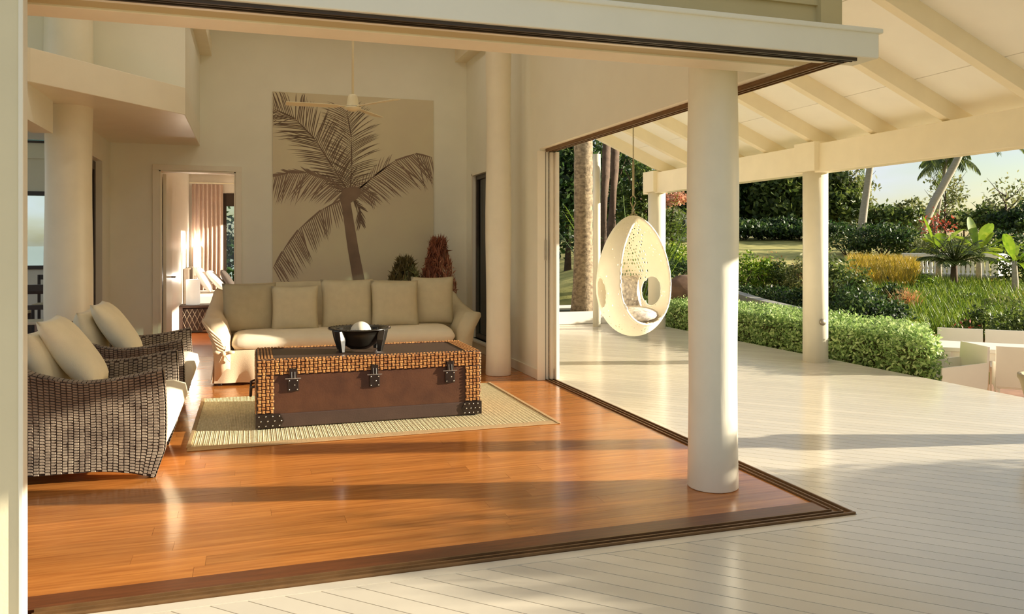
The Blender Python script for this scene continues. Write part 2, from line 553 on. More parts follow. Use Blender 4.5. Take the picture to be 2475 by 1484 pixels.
wlft = MB().box(-1.85, XL, 3.72, 4.2, 0, 4.5).box(-1.85, XL, 4.2, 7.0, 2.44, 4.5).box(-1.85, XL, 7.0, 8.02, 2.44, 2.73).box(-1.85, XL, 8.56, 10.5, 2.44, 2.73).box(-1.85, XL, 10.5, 11.05, 0, 2.73)
struct(wlft, 'wall_left', M['wall'], 'cream side wall and door header by the round column')
# loft: slab with slanted front edge, wall behind
lp = [(-.62, 8.48), (-.63, 11.05), (-4, 11.05), (-4, 6.85), (-2.6, 6.88), (-2.0, 6.98), (-1.78, 7.06), (-1.65, 7.13)]
struct(MB().prism(lp[::-1], 2.73, 3.0), 'trim_4', M['paint'], 'thick cream loft slab edge slanting over the round column', bevel=.006, fix=True)
struct(MB().box(-4, -.63, 8.62, 8.76, 3.0, 4.5).box(-.76, -.63, 8.76, 11.05, 2.99, 4.5), 'wall_loft', M['wall'], 'cream loft wall above the slanted slab edge')
struct(MB().box(-4, 3.09, 3.5, 11.2, 4.5, 4.65), 'ceiling', M['wall'], 'cream ceiling high over the living room')
struct(MB().box(2.76, 2.93, 7.5, 11.05, 4.05, 4.25), 'trim_5', M['rafter'], 'cream wall plate beam high in the back corner')
struct(MB().box(-.63, -.49, 8.76, 11.05, 3.9, 4.1), 'trim_6', M['rafter'], 'cream beam stub beside the loft wall')
# front wall: jamb, header, fascia, siding
wf = MB().box(-1.42, -.835, 3.44, 3.497, 0, 4.6).box(-1.42, -.835, 3.66, 3.74, 2.475, 4.5).box(-4, -1.42, 3.6, 3.74, 2.445, 3.25).box(-4, -1.42, 3.6, 3.74, 4.35, 4.6).box(-.835, XR, 3.66, 3.74, 2.475, 3.25).box(-.835, XR, 3.66, 3.74, 4.35, 4.5).box(-.835, -.7, 3.66, 3.74, 3.25, 4.35).box(2.8, XR, 3.66, 3.74, 3.25, 4.35)
wfo = struct(wf, 'wall_front', M['jamb'], 'cream front wall with the jamb at the side of the wide opening')
for i in range(3):
    z = 2.56 + i * .2
    b = MB(); b.sections([[(-.83, 3.66, z), (-.83, 3.625, z), (-.83, 3.645, z + .21), (-.83, 3.66, z + .21)], [(2.97, 3.66, z), (2.97, 3.625, z), (2.97, 3.645, z + .21), (2.97, 3.66, z + .21)]])
    b.build('siding_board', M['siding'], wfo)
MB().box(2.95, 3.09, 3.60, 3.68, 2.56, 4.5).build('corner_board', M['siding'], wfo)
struct(MB().box(-.835, -.818, 3.43, 3.497, 0, 2.6), 'trim_7', M['paint'], 'narrow pale bead at the edge of the front jamb', bevel=.004)
fa = MB().box(-.81, 3.215, 3.462, 3.66, 2.452, 2.60).box(-.81, 3.235, 3.45, 3.66, 2.585, 2.612)
struct(fa, 'trim_8', M['paint'], 'deep cream fascia beam over the front opening', bevel=.006)
struct(MB().box(-.81, 3.09, 3.485, 3.50, 2.436, 2.455).box(-.81, 3.085, 3.515, 3.525, 2.436, 2.455).box(-.81, 3.06, 3.55, 3.565, 2.436, 2.455).box(-.81, 3.07, 3.49, 3.56, 2.444, 2.4535),
       'trim_9', M['darktrack'], 'dark upper door track under the front fascia')
struct(MB().box(-1.42, 2.935, 3.565, 3.76, 2.455, 2.48), 'trim_10', M['siding'], 'flat soffit board behind the front door track')
struct(MB().box(-1.42, 2.90, 3.76, 3.945, 2.445, 2.72), 'trim_11', M['rafter'], 'inner cream lintel beam over the front opening', bevel=.004)
struct(MB().box(3.0, 3.012, 3.5, 8.0, 2.442, 2.476).box(3.038, 3.05, 3.5, 8.0, 2.442, 2.476).box(3.075, 3.085, 3.5, 8.0, 2.442, 2.476).box(2.998, 3.085, 3.565, 8.0, 2.452, 2.476),
       'trim_12', M['track'], 'bronze upper door track over the side opening')
w5 = thing('window_5', 'long clerestory window high over the front opening', None, (0, 0, 0), 0, None, 'structure')
MB().box(-.7, 2.8, 3.67, 3.73, 3.25, 3.3).box(-.7, 2.8, 3.67, 3.73, 4.3, 4.35).box(-.7, -.65, 3.67, 3.73, 3.3, 4.3).box(2.75, 2.8, 3.67, 3.73, 3.3, 4.3).box(1.02, 1.08, 3.67, 3.73, 3.3, 4.3).build('window_frame', M['paint'], w5)
MB().box(-.65, 1.02, 3.697, 3.703, 3.3, 4.3).build('pane', M['glass'], w5)
MB().box(1.08, 2.75, 3.697, 3.703, 3.3, 4.3).build('pane', M['glass'], w5)
# unseen fill lights added in the high ceiling to brighten the room
for i, (x, y) in enumerate(((-.9, 5.0), (1.5, 5.0), (-.35, 7.2), (1.5, 7.2), (.2, 9.6), (2.0, 9.6))):
    dl = thing('fill_light', ('round added ceiling fill light near the front jamb', 'round added ceiling fill light behind the front lintel', 'round added ceiling fill light beside the loft wall',
                             'round added ceiling fill light beside the ceiling fan cup', 'round added ceiling fill light in front of the mural', 'round added ceiling fill light nearest the back corner')[i],
               'added fill light', (x, y, 4.5))
    MB().lathe([(.05, -.004), (.075, -.004), (.075, .0), (.05, .0)], 20).build('trim_ring', M['white'], dl)
    MB().lathe([(.0, -.002), (.05, -.002)], 20, caps=False).build('lens', M['lamp'], dl)
    ld = bpy.data.lights.new('fill_light', 'AREA'); ld.shape = 'DISK'; ld.size = .1; ld.energy = (2.6, 1.25, 2.0, 1.25, 1.0, 1.25)[i]; ld.color = (1, .95, .84)
    lo = bpy.data.objects.new('lamp', ld); COL.objects.link(lo); lo.parent = dl; lo.location = (0, 0, -.01)
# doorway casing in the back wall
struct(MB().box(-1.19, -1.116, 11.02, 11.05, 0, 2.4).box(-1.19, -.12, 11.02, 11.05, 2.4, 2.47).box(-.193, -.12, 11.02, 11.05, 0, 2.4)
       .box(-1.116, -1.095, 11.03, 11.2, 0, 2.4).box(-.214, -.193, 11.03, 11.2, 0, 2.4).box(-1.116, -.193, 11.03, 11.2, 2.38, 2.4),
       'trim_13', M['paint'], 'cream door casing around the bedroom doorway', bevel=.003)
d1 = struct(MB().box(-1.09, -1.05, 11.25, 12.02, .01, 2.37), 'door_1', M['paint'], 'cream bedroom door standing open against the wall', bevel=.004)
MB().tube([(-1.05, 11.95, 1.0), (-1.0, 11.95, 1.0), (-1.0, 11.86, 1.0)], .011, 8).build('door_handle', M['brass'], d1, smooth=True)
# sliding door stack parked behind the pier
d2 = thing('door_2', 'parked stack of narrow pale sliding door leaves beside the pier', None, (0, 0, 0), 0, None, 'structure')
for i, x in enumerate((2.995, 3.04, 3.085)):
    y0 = 8.01 - .05 * i
    f = MB().box(x, x + .036, y0, y0 + .08, .012, 2.436).box(x, x + .036, y0 + 1.0, y0 + 1.08, .012, 2.436) if i else MB().box(2.90, 2.99, 7.985, 8.0, 0, 2.45)
    if i:
        f.box(x, x + .036, y0 + .08, y0 + 1.0, .012, .12).box(x, x + .036, y0 + .08, y0 + 1.0, 2.36, 2.436)
        lf = f.build('leaf_frame', M['white'] if i == 2 else M['paint'], d2, bevel=.003)
    else:
        lf = f.build('jamb_liner', M['paint'], d2, bevel=.003)
MB().box(3.031, 3.039, 8.0, 8.03, 0, 2.44).build('dark_seal', M['darktrack'], d2)
MB().box(2.988, 2.996, 7.99, 8.02, 0, 2.44).build('dark_seal', M['darktrack'], d2)
MB().box(2.984, 3.0, 7.975, 7.99, 1.28, 1.5).build('pull', M['brass'], d2, bevel=.003)
# window in the side wall behind the inner column
w1 = thing('window_1', 'tall narrow dark window behind the inner round column', None, (0, 0, 0), 0, None, 'structure')
MB().box(2.97, 3.03, 9.55, 9.61, .16, 2.405).box(2.97, 3.03, 10.64, 10.7, .16, 2.405).box(2.97, 3.03, 9.61, 10.64, .16, .22).box(2.97, 3.03, 9.61, 10.64, 2.345, 2.405).build('window_frame', M['frame'], w1, bevel=.004)
MB().box(2.997, 3.003, 9.61, 10.64, .22, 2.345).build('pane', M['dglass'], w1)
MB().box(2.87, 2.99, 9.5, 10.75, .13, .16).build('window_sill', M['white'], w1, bevel=.004)
MB().box(2.915, 2.93, 10.7, 10.73, .13, 2.43).box(2.915, 2.93, 9.52, 10.73, 2.405, 2.43).build('window_trim', M['paint'], w1)


# --- round columns
def column(x, y, r, z1, label, wob=.006, n=28):
    prof = [(r * (1 + wob / r * math.sin(3.1 * z + x)), z) for z in np.linspace(0, z1, 16)]
    o = MB().lathe(prof, n).build('column', M['column'], None, True, loc=(x, y, 0))
    md = o.modifiers.new('b', 'BEVEL'); md.width = .008; md.segments = 2; md.limit_method = 'ANGLE'; md.angle_limit = 1.2
    return tag(o, label, None, None, 'structure')


column(2.634, 4.17, .148, 4.5, 'thick round cream column standing on the timber floor inside the opening corner')
column(2.62, 8.49, .14, 4.5, 'slim round cream column beside the tall dark window')
column(-1.62, 8.36, .2, 4.5, 'rough white round column under the loft slab')
for yy, lab in ((8.23, 'round verandah post with a metal socket on its side'), (12.3, 'far round verandah post behind the hanging egg chair'),
                (4.15, 'near round verandah post that throws a band of shadow over the deck'), (.07, 'verandah post nearest to the front corner of the deck')):
    o = MB().lathe([(.15, 0), (.149, 1.2), (.15, 2.4)], 28).build('verandah_post', M['column'], None, True, loc=(6.66, yy, 0))
    tag(o, lab, None, 'verandah posts along the deck edge', 'structure')
    bx = MB().box(-.17, .17, -.19, .19, 2.35, 2.705).build('capital_block', M['rafter'], o, bevel=.006)
    if yy == 8.23:
        MB().lathe([(0, 0), (.04, 0), (.042, .02), (.03, .03), (0, .03)], 20).build('socket', M['brass'], o, True).matrix_local = \
            Matrix.Translation((-.02, -.147, .50)) @ Matrix.Rotation(PI / 2, 4, 'X')
o = MB().lathe([(.068, 0), (.066, 2.0), (.068, 3.05)], 18).build('verandah_post', M['column'], None, True, loc=(5.82, 12.95, 0))
tag(o, 'slender white post beside the thick palm trunk at the deck end', None, None, 'structure')

# --- verandah roof
beam = MB().box(6.56, 6.76, -1.6, 12.62, 2.33, 2.68)
struct(beam, 'verandah_beam', M['rafter'], 'long cream eaves beam resting on the verandah posts', bevel=.006)
SL = .43


def zr(x):
    return 2.68 + SL * (6.66 - x)


vc = thing('verandah_ceiling', 'sloping cream panelled verandah ceiling with exposed rafters', None, (0, 0, 0), 0, None, 'structure')
rys = [8.2 + .98 * i for i in range(-10, 5)]
for ry in rys:
    ry = ry if ry < 12.5 else 12.56
    hw = .05
    x0, x1 = 3.09, 6.95
    dz = .185
    MB().sections([[(x0, ry - hw, zr(x0)), (x0, ry + hw, zr(x0)), (x0, ry + hw, zr(x0) + dz), (x0, ry - hw, zr(x0) + dz)],
                   [(x1, ry - hw, zr(x1)), (x1, ry + hw, zr(x1)), (x1, ry + hw, zr(x1) + dz), (x1, ry - hw, zr(x1) + dz)]]).build('rafter', M['rafter'], vc, bevel=.004)
xs = [3.05, 3.74, 4.96, 6.18, 6.95]
for i in range(len(rys) - 1):
    ya, yb = rys[i], min(rys[i + 1], 12.6)
    for j in range(4):
        a, b = xs[j] + .005, xs[j + 1] - .005
        q = lambda x, y, t: (x, y, zr(x) + .182 + t)
        MB().sections([[q(a, ya + .001, 0), q(b, ya + .001, 0), q(b, yb - .001, 0), q(a, yb - .001, 0)], [q(a, ya + .001, .03), q(b, ya + .001, .03), q(b, yb - .001, .03), q(a, yb - .001, .03)]]).build('panel', M['ceil'], vc, fix=True)
q = lambda x, y, t: (x, y, zr(x) + .215 + t)
a, b, ya, yb = 2.98, 6.98, -1.75, 12.7
MB().sections([[q(a, ya, 0), q(b, ya, 0), q(b, yb, 0), q(a, yb, 0)], [q(a, ya, .05), q(b, ya, .05), q(b, yb, .05), q(a, yb, .05)]]).build('roof_sheet', M['roofg'], vc, fix=True)
MB().box(6.95, 6.98, -1.75, 12.7, 2.45, 2.80).build('eaves_board', M['rafter'], vc)

# --- dining room beyond the left side and bedroom beyond the doorway
dw = MB().box(-7, -4.55, 17.2, 17.35, 0, 4.5).box(-2.75, -1.28, 17.2, 17.35, 0, 4.5).box(-4.55, -2.75, 17.2, 17.35, 0, .98).box(-4.55, -2.75, 17.2, 17.35, 2.46, 3.38).box(-4.55, -2.75, 17.2, 17.35, 3.7, 4.5)
dw.box(-4.55, -2.75, 17.15, 17.2, 3.08, 3.12)
struct(dw, 'wall_dining', M['wall'], 'cream dining room wall around the sea view window')
w2 = thing('window_2', 'dark framed window with a sea view beyond the rough white column', None, (0, 0, 0), 0, None, 'structure')
MB().box(-4.55, -4.44, 17.16, 17.3, .98, 2.46).box(-2.86, -2.75, 17.16, 17.3, .98, 2.46).box(-4.44, -2.86, 17.16, 17.3, .98, 1.05).box(-4.44, -2.86, 17.16, 17.3, 2.38, 2.46).build('window_frame', M['frame'], w2)
MB().box(-4.44, -2.86, 17.22, 17.226, 1.05, 2.38).build('pane', M['glass'], w2)
w3 = thing('window_3', 'low dark clerestory window above the sea view window', None, (0, 0, 0), 0, None, 'structure')
MB().box(-4.55, -4.4, 17.16, 17.3, 3.38, 3.7).box(-2.9, -2.75, 17.16, 17.3, 3.38, 3.7).box(-4.4, -2.9, 17.16, 17.3, 3.38, 3.42).box(-4.4, -2.9, 17.16, 17.3, 3.66, 3.7).build('window_frame', M['frame'], w3)
MB().box(-4.4, -2.9, 17.22, 17.226, 3.42, 3.66).build('pane', M['dglass'], w3)
struct(MB().box(-7, -1.13, 11.2, 17.35, 4.5, 4.65), 'ceiling_dining', M['wall'], 'cream ceiling over the dining room')
d3 = thing('door_3', 'dark framed glass door leaf beyond the rough white column', None, (0, 0, 0), 0, None, 'structure')
MB().box(-1.79, -1.75, 9.84, 9.96, .01, 2.43).box(-1.79, -1.75, 10.42, 10.5, .01, 2.43).box(-1.79, -1.75, 9.96, 10.42, .01, .15).box(-1.79, -1.75, 9.96, 10.42, 2.33, 2.43).build('leaf_frame', M['frame'], d3, bevel=.004)
MB().box(-1.773, -1.767, 9.96, 10.42, .15, 2.33).build('pane', M['dglass'], d3)
struct(MB().box(-1.28, -1.13, 11.2, 17.2, 0, 4.5), 'wall_bedroom_left', M['white'], 'white bedroom wall behind the bed head')
struct(MB().box(-1.13, -.52, 16.5, 16.65, 0, 2.8).box(-.52, 1.6, 16.5, 16.65, 2.45, 2.8).box(-.52, 1.6, 16.5, 16.65, 0, .5).box(1.6, 3.0, 16.5, 16.65, 0, 2.8), 'wall_bedroom_back', M['white'], 'pale bedroom wall with the curtained window')
struct(MB().box(2.93, 3.08, 11.2, 11.5, 0, 2.8).box(2.93, 3.08, 16.3, 16.5, 0, 2.8).box(2.93, 3.08, 11.5, 16.3, 2.7, 2.8).box(2.93, 3.08, 11.5, 16.3, 0, .05), 'wall_bedroom_right', M['white'], 'white bedroom side wall with the wide sunlit opening')
struct(MB().box(-1.13, 3.08, 11.2, 16.65, 2.8, 2.95), 'ceiling_bedroom', M['white'], 'white bedroom ceiling')
w4 = thing('window_4', 'dark headed bedroom window beside the rose curtain', None, (0, 0, 0), 0, None, 'structure')
MB().box(-.52, -.46, 16.52, 16.6, .5, 2.45).box(1.54, 1.6, 16.52, 16.6, .5, 2.45).box(-.46, 1.54, 16.52, 16.6, .5, .56).box(-.46, 1.54, 16.48, 16.6, 2.2, 2.45).build('window_frame', M['frame'], w4)
MB().box(-.46, 1.54, 16.55, 16.556, .56, 2.2).build('pane', M['glass'], w4)


# ================================================================== FURNITURE
# --- rug
rg = thing('rug', 'flat jute rug with a pale border under the studded trunk', 'rug', (.97, 7.0, 0))
RW, RD = 2.76, 2.0
mb = MB()
n = 220
for i in range(n):
    x0 = -RW / 2 + RW * i / n; x1 = x0 + RW / n
    w = .012 * math.sin(i * 1.7)
    xm = (x0 + x1) / 2
    mb.add([(x0, -RD / 2 + .1, .0032), (xm, -RD / 2 + .1, .0052 + .0012 * math.sin(i * 2.3)), (x1, -RD / 2 + .1, .0032), (x0, RD / 2, .0032), (xm, RD / 2, .0052), (x1, RD / 2, .0032)],
           [(0, 1, 4, 3), (1, 2, 5, 4)])
tag(mb.build('woven_field', M['rug'], rg), kind='stuff')
MB().box(-RW / 2 - .02, RW / 2 + .02, -RD / 2, -RD / 2 + .105, .001, .008).box(RW / 2, RW / 2 + .03, -RD / 2, RD / 2, .001, .011).box(-RW / 2 - .03, -RW / 2, -RD / 2 + .1, RD / 2, .001, .011).build('border', M['rug_e'], rg, bevel=.003)
MB().box(-RW / 2, RW / 2, -RD / 2 + .1, RD / 2, .0005, .003).build('backing', M['rug_e'], rg)

# --- trunk
tk = thing('trunk', 'large brown leather trunk with woven strap edges used as a coffee table', 'trunk', (.945, 6.885, .011))
TW, TD, TH = 1.80, .72, .535
hw, hd = TW / 2, TD / 2
MB().box(-hw, hw, -hd, hd, .10, TH - .12).build('body', M['leather'], tk, bevel=.008)
MB().box(-hw - .008, hw + .008, -hd - .008, hd + .008, 0, .11).build('plinth', M['leather_d'], tk, bevel=.008)
MB().box(-hw - .003, hw + .003, -hd - .003, hd + .003, TH - .119, TH).build('lid', M['leather_d'], tk, bevel=.01)


def weave_face(P0, U, V, N, w, h, cu, cv, skip=None):
    """a field of raised basket pads over a dark ground: returns two MB"""
    P0, U, V, N = map(Vector, (P0, U, V, N))
    pad = MB()
    nu, nv = max(1, round(w / cu)), max(1, round(h / cv))
    du, dv = w / nu, h / nv
    for i in range(nu):
        for j in range(nv):
            hor = (i + j) % 2 == 0
            a, b = (.54, .32) if hor else (.32, .54)
            c = P0 + U * ((i + .5) * du) + V * ((j + .5) * dv)
            hh = .006 + .003 * random.random()
            v = []
            for k, t in ((1, 0), (.62, hh)):
                for sx, sy in ((-1, -1), (1, -1), (1, 1), (-1, 1)):
                    v.append(c + U * (sx * a * du * k) + V * (sy * b * dv * k) + N * (t + (.001 if hor else .003)))
            pad.add(v, [(4, 5, 6, 7), (0, 1, 5, 4), (1, 2, 6, 5), (2, 3, 7, 6), (3, 0, 4, 7)])
    return pad


bw = .125
g = MB().box(-hw - .006, -hw + bw, -hd - .006, -hd + .01, .112, TH - .12).box(hw - bw, hw + .006, -hd - .006, -hd + .01, .112, TH - .12)
g.box(-hw - .006, hw + .006, -hd - .006, -hd + .01, TH - .12, TH - .004)
g.box(-hw - .006, -hw + .01, -hd, hd, .112, TH - .004).box(hw - .01, hw + .006, -hd, hd, .112, TH - .004)
g.box(-hw, -hw + bw, -hd, hd, TH - .01, TH + .003).box(hw - bw, hw, -hd, hd, TH - .01, TH + .003).box(-hw, hw, hd - .05, hd, TH - .01, TH + .003)
g.build('strap_ground', M['strap_d'], tk)
pad = MB()
for p in (weave_face((-hw, -hd - .006, .115), (1, 0, 0), (0, 0, 1), (0, -1, 0), bw, TH - .24, .031, .026),
          weave_face((hw - bw, -hd - .006, .115), (1, 0, 0), (0, 0, 1), (0, -1, 0), bw, TH - .24, .031, .026),
          weave_face((-hw, -hd - .006, TH - .12), (1, 0, 0), (0, 0, 1), (0, -1, 0), TW, .118, .0325, .0262),
          weave_face((hw + .006, -hd, .115), (0, 1, 0), (0, 0, 1), (1, 0, 0), TD, TH - .12, .03, .024),
          weave_face((-hw - .006, hd, .115), (0, -1, 0), (0, 0, 1), (-1, 0, 0), TD, TH - .12, .03, .024),
          weave_face((-hw, hd - .05, TH + .003), (1, 0, 0), (0, 1, 0), (0, 0, 1), TW, .05, .028, .024)):
    pad.add(p.v, p.f)
# long strap loops over the front top edge and the ends of the lid
for i in range(66):
    x = -hw + .014 + i * TW / 66
    pad.add([(x - .009, -hd - .008, TH - .01), (x + .008, -hd - .008, TH - .01), (x + .012, -hd + .012, TH + .006), (x - .004, -hd + .012, TH + .006), (x + .02, -hd + .045, TH + .001), (x + .006, -hd + .045, TH + .001)],
            [(0, 1, 2, 3), (3, 2, 4, 5)])
for s_ in (-1, 1):
    for i in range(5):
        x = s_ * (hw - .012 - i * .025)
        pad.add([(x - .008, -hd + .03, TH + .003), (x + .008, -hd + .03, TH + .003), (x + .006, -hd + .03, TH + .008), (x - .006, -hd + .03, TH + .008),
                 (x - .008, hd - .03, TH + .003), (x + .008, hd - .03, TH + .003), (x + .006, hd - .03, TH + .008), (x - .006, hd - .03, TH + .008)],
                [(3, 2, 6, 7), (1, 5, 6, 2), (0, 3, 7, 4), (0, 1, 2, 3)])
tag(pad.build('woven_straps', M['strap'], tk), kind='stuff')
for x in (-.63, .01, .64):
    la = MB().box(x - .042, x + .042, -hd - .018, -hd - .004, TH - .255, TH - .155).box(x - .03, x + .03, -hd - .022, -hd - .004, TH - .15, TH - .075).build('latch', M['iron'], tk, bevel=.003)
    MB().box(x - .06, x + .06, -hd - .022, -hd - .015, TH - .156, TH - .149).tube([(x - .012, -hd - .022, TH - .10), (x - .012, -hd - .032, TH - .15), (x + .012, -hd - .032, TH - .15), (x + .012, -hd - .022, TH - .10)], .004, 6).build('hasp', M['stud'], la)
    sm = MB()
    for dx in (-.03, .03):
        for dz in (-.17, -.24):
            sm.ball((x + dx, -hd - .018, TH + dz), .006, 8, 5)
    sm.ball((x + .01, -hd - .018, TH - .205), .006, 8, 5)
    tag(sm.build('studs', M['stud'], la, True), kind='stuff')
for s_ in (-1, 1):
    xa, xb = (-hw - .014, -hw + .20) if s_ < 0 else (hw - .16, hw + .014)
    cp = MB().prism([(xa, .004), (xb - .03 * (s_ < 0), .004), (xb, .055), (xb - .03 * (s_ < 0), .112), (xa, .112)] if s_ < 0 else [(xa + .03, .004), (xb, .004), (xb, .112), (xa + .03, .112), (xa, .058)], 0, .012)
    cp.v = [(x, -hd - .020 + z, y) for x, y, z in cp.v]
    co = cp.build('corner_plate', M['iron'], tk, fix=True)
    sm = MB()
    for i in range(4):
        for j in range(3):
            sm.ball((xa + .025 + i * (xb - xa - .06) / 3 + (.015 if j == 1 else 0), -hd - .020, .02 + j * .037), .0065, 8, 5)
    tag(sm.build('studs', M['stud'], co, True), kind='stuff')
MB().tube([(-hw - .008, -.16, .30), (-hw - .045, -.15, .29), (-hw - .05, -.12, .22), (-hw - .05, .12, .22), (-hw - .045, .15, .29), (-hw - .008, .16, .30)], .011, 8).build('side_handle', M['leather_d'], tk, True)

# --- bowl and ball on the trunk
bz = .011 + TH + .009
bo = thing('bowl', 'black footed wooden bowl with a wide rim on the trunk', 'bowl', (.87, 6.80, bz))
MB().lathe([(.015, .012), (.08, .02), (.145, .062), (.188, .14), (.205, .178), (.262, .186), (.264, .195), (.20, .193), (.175, .145), (.13, .09), (.07, .056), (.0, .05)], 40).build('basin', M['black'], bo, True)
for a in (.62, 2.5, 3.75, 5.65):
    c_, s_ = math.cos(a), math.sin(a)
    r = MB()
    pr = []
    for z, rr, h in ((.186, .218, .036), (.10, .206, .03), (.0, .190, .017)):
        pr.append([(rr * c_ + (dx * c_ - dy * s_) * h, rr * s_ + (dx * s_ + dy * c_) * h, z) for dx, dy in ((-1, -1), (1, -1), (1, 1), (-1, 1))])
    r.sections(pr).build('leg', M['black'], bo, bevel=.006, fix=True)
rib = MB()
for k in range(44):
    a = 2 * PI * k / 44
    rib.tube([(.19 * math.cos(a), .19 * math.sin(a), .178), (.255 * math.cos(a + .05), .255 * math.sin(a + .05), .197)], .003, 5)
tag(rib.build('carved_rim', M['iron'], bo, True), kind='stuff')
tag(MB().ball((0, 0, 0), .088, 28, 18).build('ball', M['ball'], None, True, loc=(.88, 6.79, bz + .157)), 'ivory sphere lying in the black footed bowl', 'ball')


# --- woven armchairs (local: front = +x)
def shell_mesh():
    D, Wd = .94, .92
    xf, xb = .44, -.50
    pts = []
    rc = .26
    for x in np.linspace(xf, xb + rc, 20): pts.append((x, -Wd / 2))
    for a in np.linspace(0, PI / 2, 9)[1:]: pts.append((xb + rc - rc * math.sin(a), -Wd / 2 + rc - rc * math.cos(a)))
    for y in np.linspace(-Wd / 2 + rc, 0, 6)[1:]: pts.append((xb, y))
    left = [(x, -y) for x, y in pts[:-1]][::-1]
    pts = pts + left
    n = len(pts)
    P = [Vector((x, y, 0)) for x, y in pts]
    NR = []
    for i in range(n):
        t = (P[min(i + 1, n - 1)] - P[max(i - 1, 0)]).normalized()
        NR.append(Vector((-t.y, t.x, 0)))
    # outward check
    for i in range(n):
        if NR[i].dot(P[i] - Vector((0, 0, 0))) < 0: NR[i] = -NR[i]
    arc = [0]
    for i in range(1, n): arc.append(arc[-1] + (P[i] - P[i - 1]).length)
    T = arc[-1]

    def at(s):
        s = min(max(s, 0), T)
        for i in range(1, n):
            if s <= arc[i] + 1e-9:
                f = (s - arc[i - 1]) / (arc[i] - arc[i - 1])
                return P[i - 1].lerp(P[i], f), NR[i - 1].lerp(NR[i], f).normalized()
        return P[-1], NR[-1]

    def top(s):
        x = at(s)[0].x
        u = (xf - x) / (xf - xb)
        if u < .45: return .675 - .06 * math.sin(min(u / .45, 1) * PI / 2)
        return .615 + .17 * ((u - .45) / .55) ** 1.6

    def bot(s):
        e_ = min(s, T - s)
        if e_ < .09: return 0.0 + .02 * (e_ / .09)
        if e_ < .42: return .02 + .045 * math.sin((e_ - .09) / .33 * PI / 2)
        return .065

    def surf(s, v, outer):
        p, nn = at(s)
        z0, z1 = bot(s), top(s)
        z = z0 + (z1 - z0) * v
        fl = .05 * (v ** 2) - .015 * math.sin(v * PI)
        e_ = min(s, T - s)
        fr = Vector((1, 0, 0)) * (.02 * math.sin(v * PI * .9) * max(0, 1 - e_ / .2) - .045 * max(0, .25 - v) / .25 * max(0, 1 - e_ / .15))
        off = fl if outer else fl - .075
        q = p + nn * off + fr
        return Vector((q.x, q.y, z)), nn

    base = MB()
    ns, nv = 64, 8
    for outer in (True, False):
        secs = [[surf(T * i / ns, j / nv, outer)[0] for j in range(nv + 1)] for i in range(ns + 1)]
        base.sections(secs, closed=False, caps=False)
    O = lambda i, j: surf(T * i / ns, j / nv, True)[0]
    I = lambda i, j: surf(T * i / ns, j / nv, False)[0]
    rimq = []
    for i in range(ns):
        for j in (0, nv):
            base.add([O(i, j), O(i + 1, j), I(i + 1, j), I(i, j)], [(0, 1, 2, 3)])
    ends = MB()
    for i in (0, ns):
        for j in range(nv):
            base.add([O(i, j), O(i, j + 1), I(i, j + 1), I(i, j)], [(0, 1, 2, 3)])
    pads = MB()

    def padq(s0, s1, v0, v1, outer):
        ps = []
        g_ = .0022
        for lift, ins in ((.0005, g_ * .6), (.006 + .004 * random.random(), g_ * 1.7)):
            for s_, v_ in ((s0 + ins, v0 + ins * 1.6), (s1 - ins, v0 + ins * 1.6), (s1 - ins, v1 - ins * 1.6), (s0 + ins, v1 - ins * 1.6)):
                q, nn = surf(s_, v_, outer)
                ps.append(q + nn * (lift if outer else -lift))
        pads.add(ps, [(4, 5, 6, 7), (0, 1, 5, 4), (1, 2, 6, 5), (2, 3, 7, 6), (3, 0, 4, 7)])
    cs, rows = 84, 34
    for i in range(cs):
        sh = (i % 2) * .5 + .25 * math.sin(i * 1.9)
        for j in range(rows):
            v0 = (j + sh) / rows; v1 = (j + 1 + sh) / rows
            v0, v1 = max(0, min(1, v0)), max(0, min(1, v1))
            if v1 - v0 < .012: continue
            padq(T * i / cs, T * (i + 1) / cs, v0, v1, True)
    cs, rows = 84, 30
    for i in range(cs):
        sh = (i % 2) * .5
        for j in range(14, rows):
            v0 = min(1, (j + sh) / rows); v1 = min(1, (j + 1 + sh) / rows)
            if v1 - v0 < .02: continue
            padq(T * i / cs, T * (i + 1) / cs, v0, v1, False)
    # top rim and front ends pads
    for i in range(100):
        s0, s1 = T * i / 100, T * (i + 1) / 100
        a, b_, c_, d_ = surf(s0 + .002, 1, True)[0], surf(s1 - .002, 1, True)[0], surf(s1 - .002, 1, False)[0], surf(s0 + .002, 1, False)[0]
        up = Vector((0, 0, .007))
        pads.add([a, b_, c_, d_, a + up, b_ + up, c_ + up, d_ + up], [(4, 5, 6, 7), (0, 1, 5, 4), (2, 3, 7, 6)])
    for s_ in (0, T):
        for j in range(30):
            v0, v1 = j / 30 + .004, (j + 1) / 30 - .004
            a, b_, c_, d_ = surf(s_, v0, True)[0], surf(s_, v0, False)[0], surf(s_, v1, False)[0], surf(s_, v1, True)[0]
            up = Vector((.007, 0, 0))
            pads.add([a, b_, c_, d_, a + up, b_ + up, c_ + up, d_ + up], [(4, 5, 6, 7), (0, 1, 5, 4), (2, 3, 7, 6)])
    return base, pads


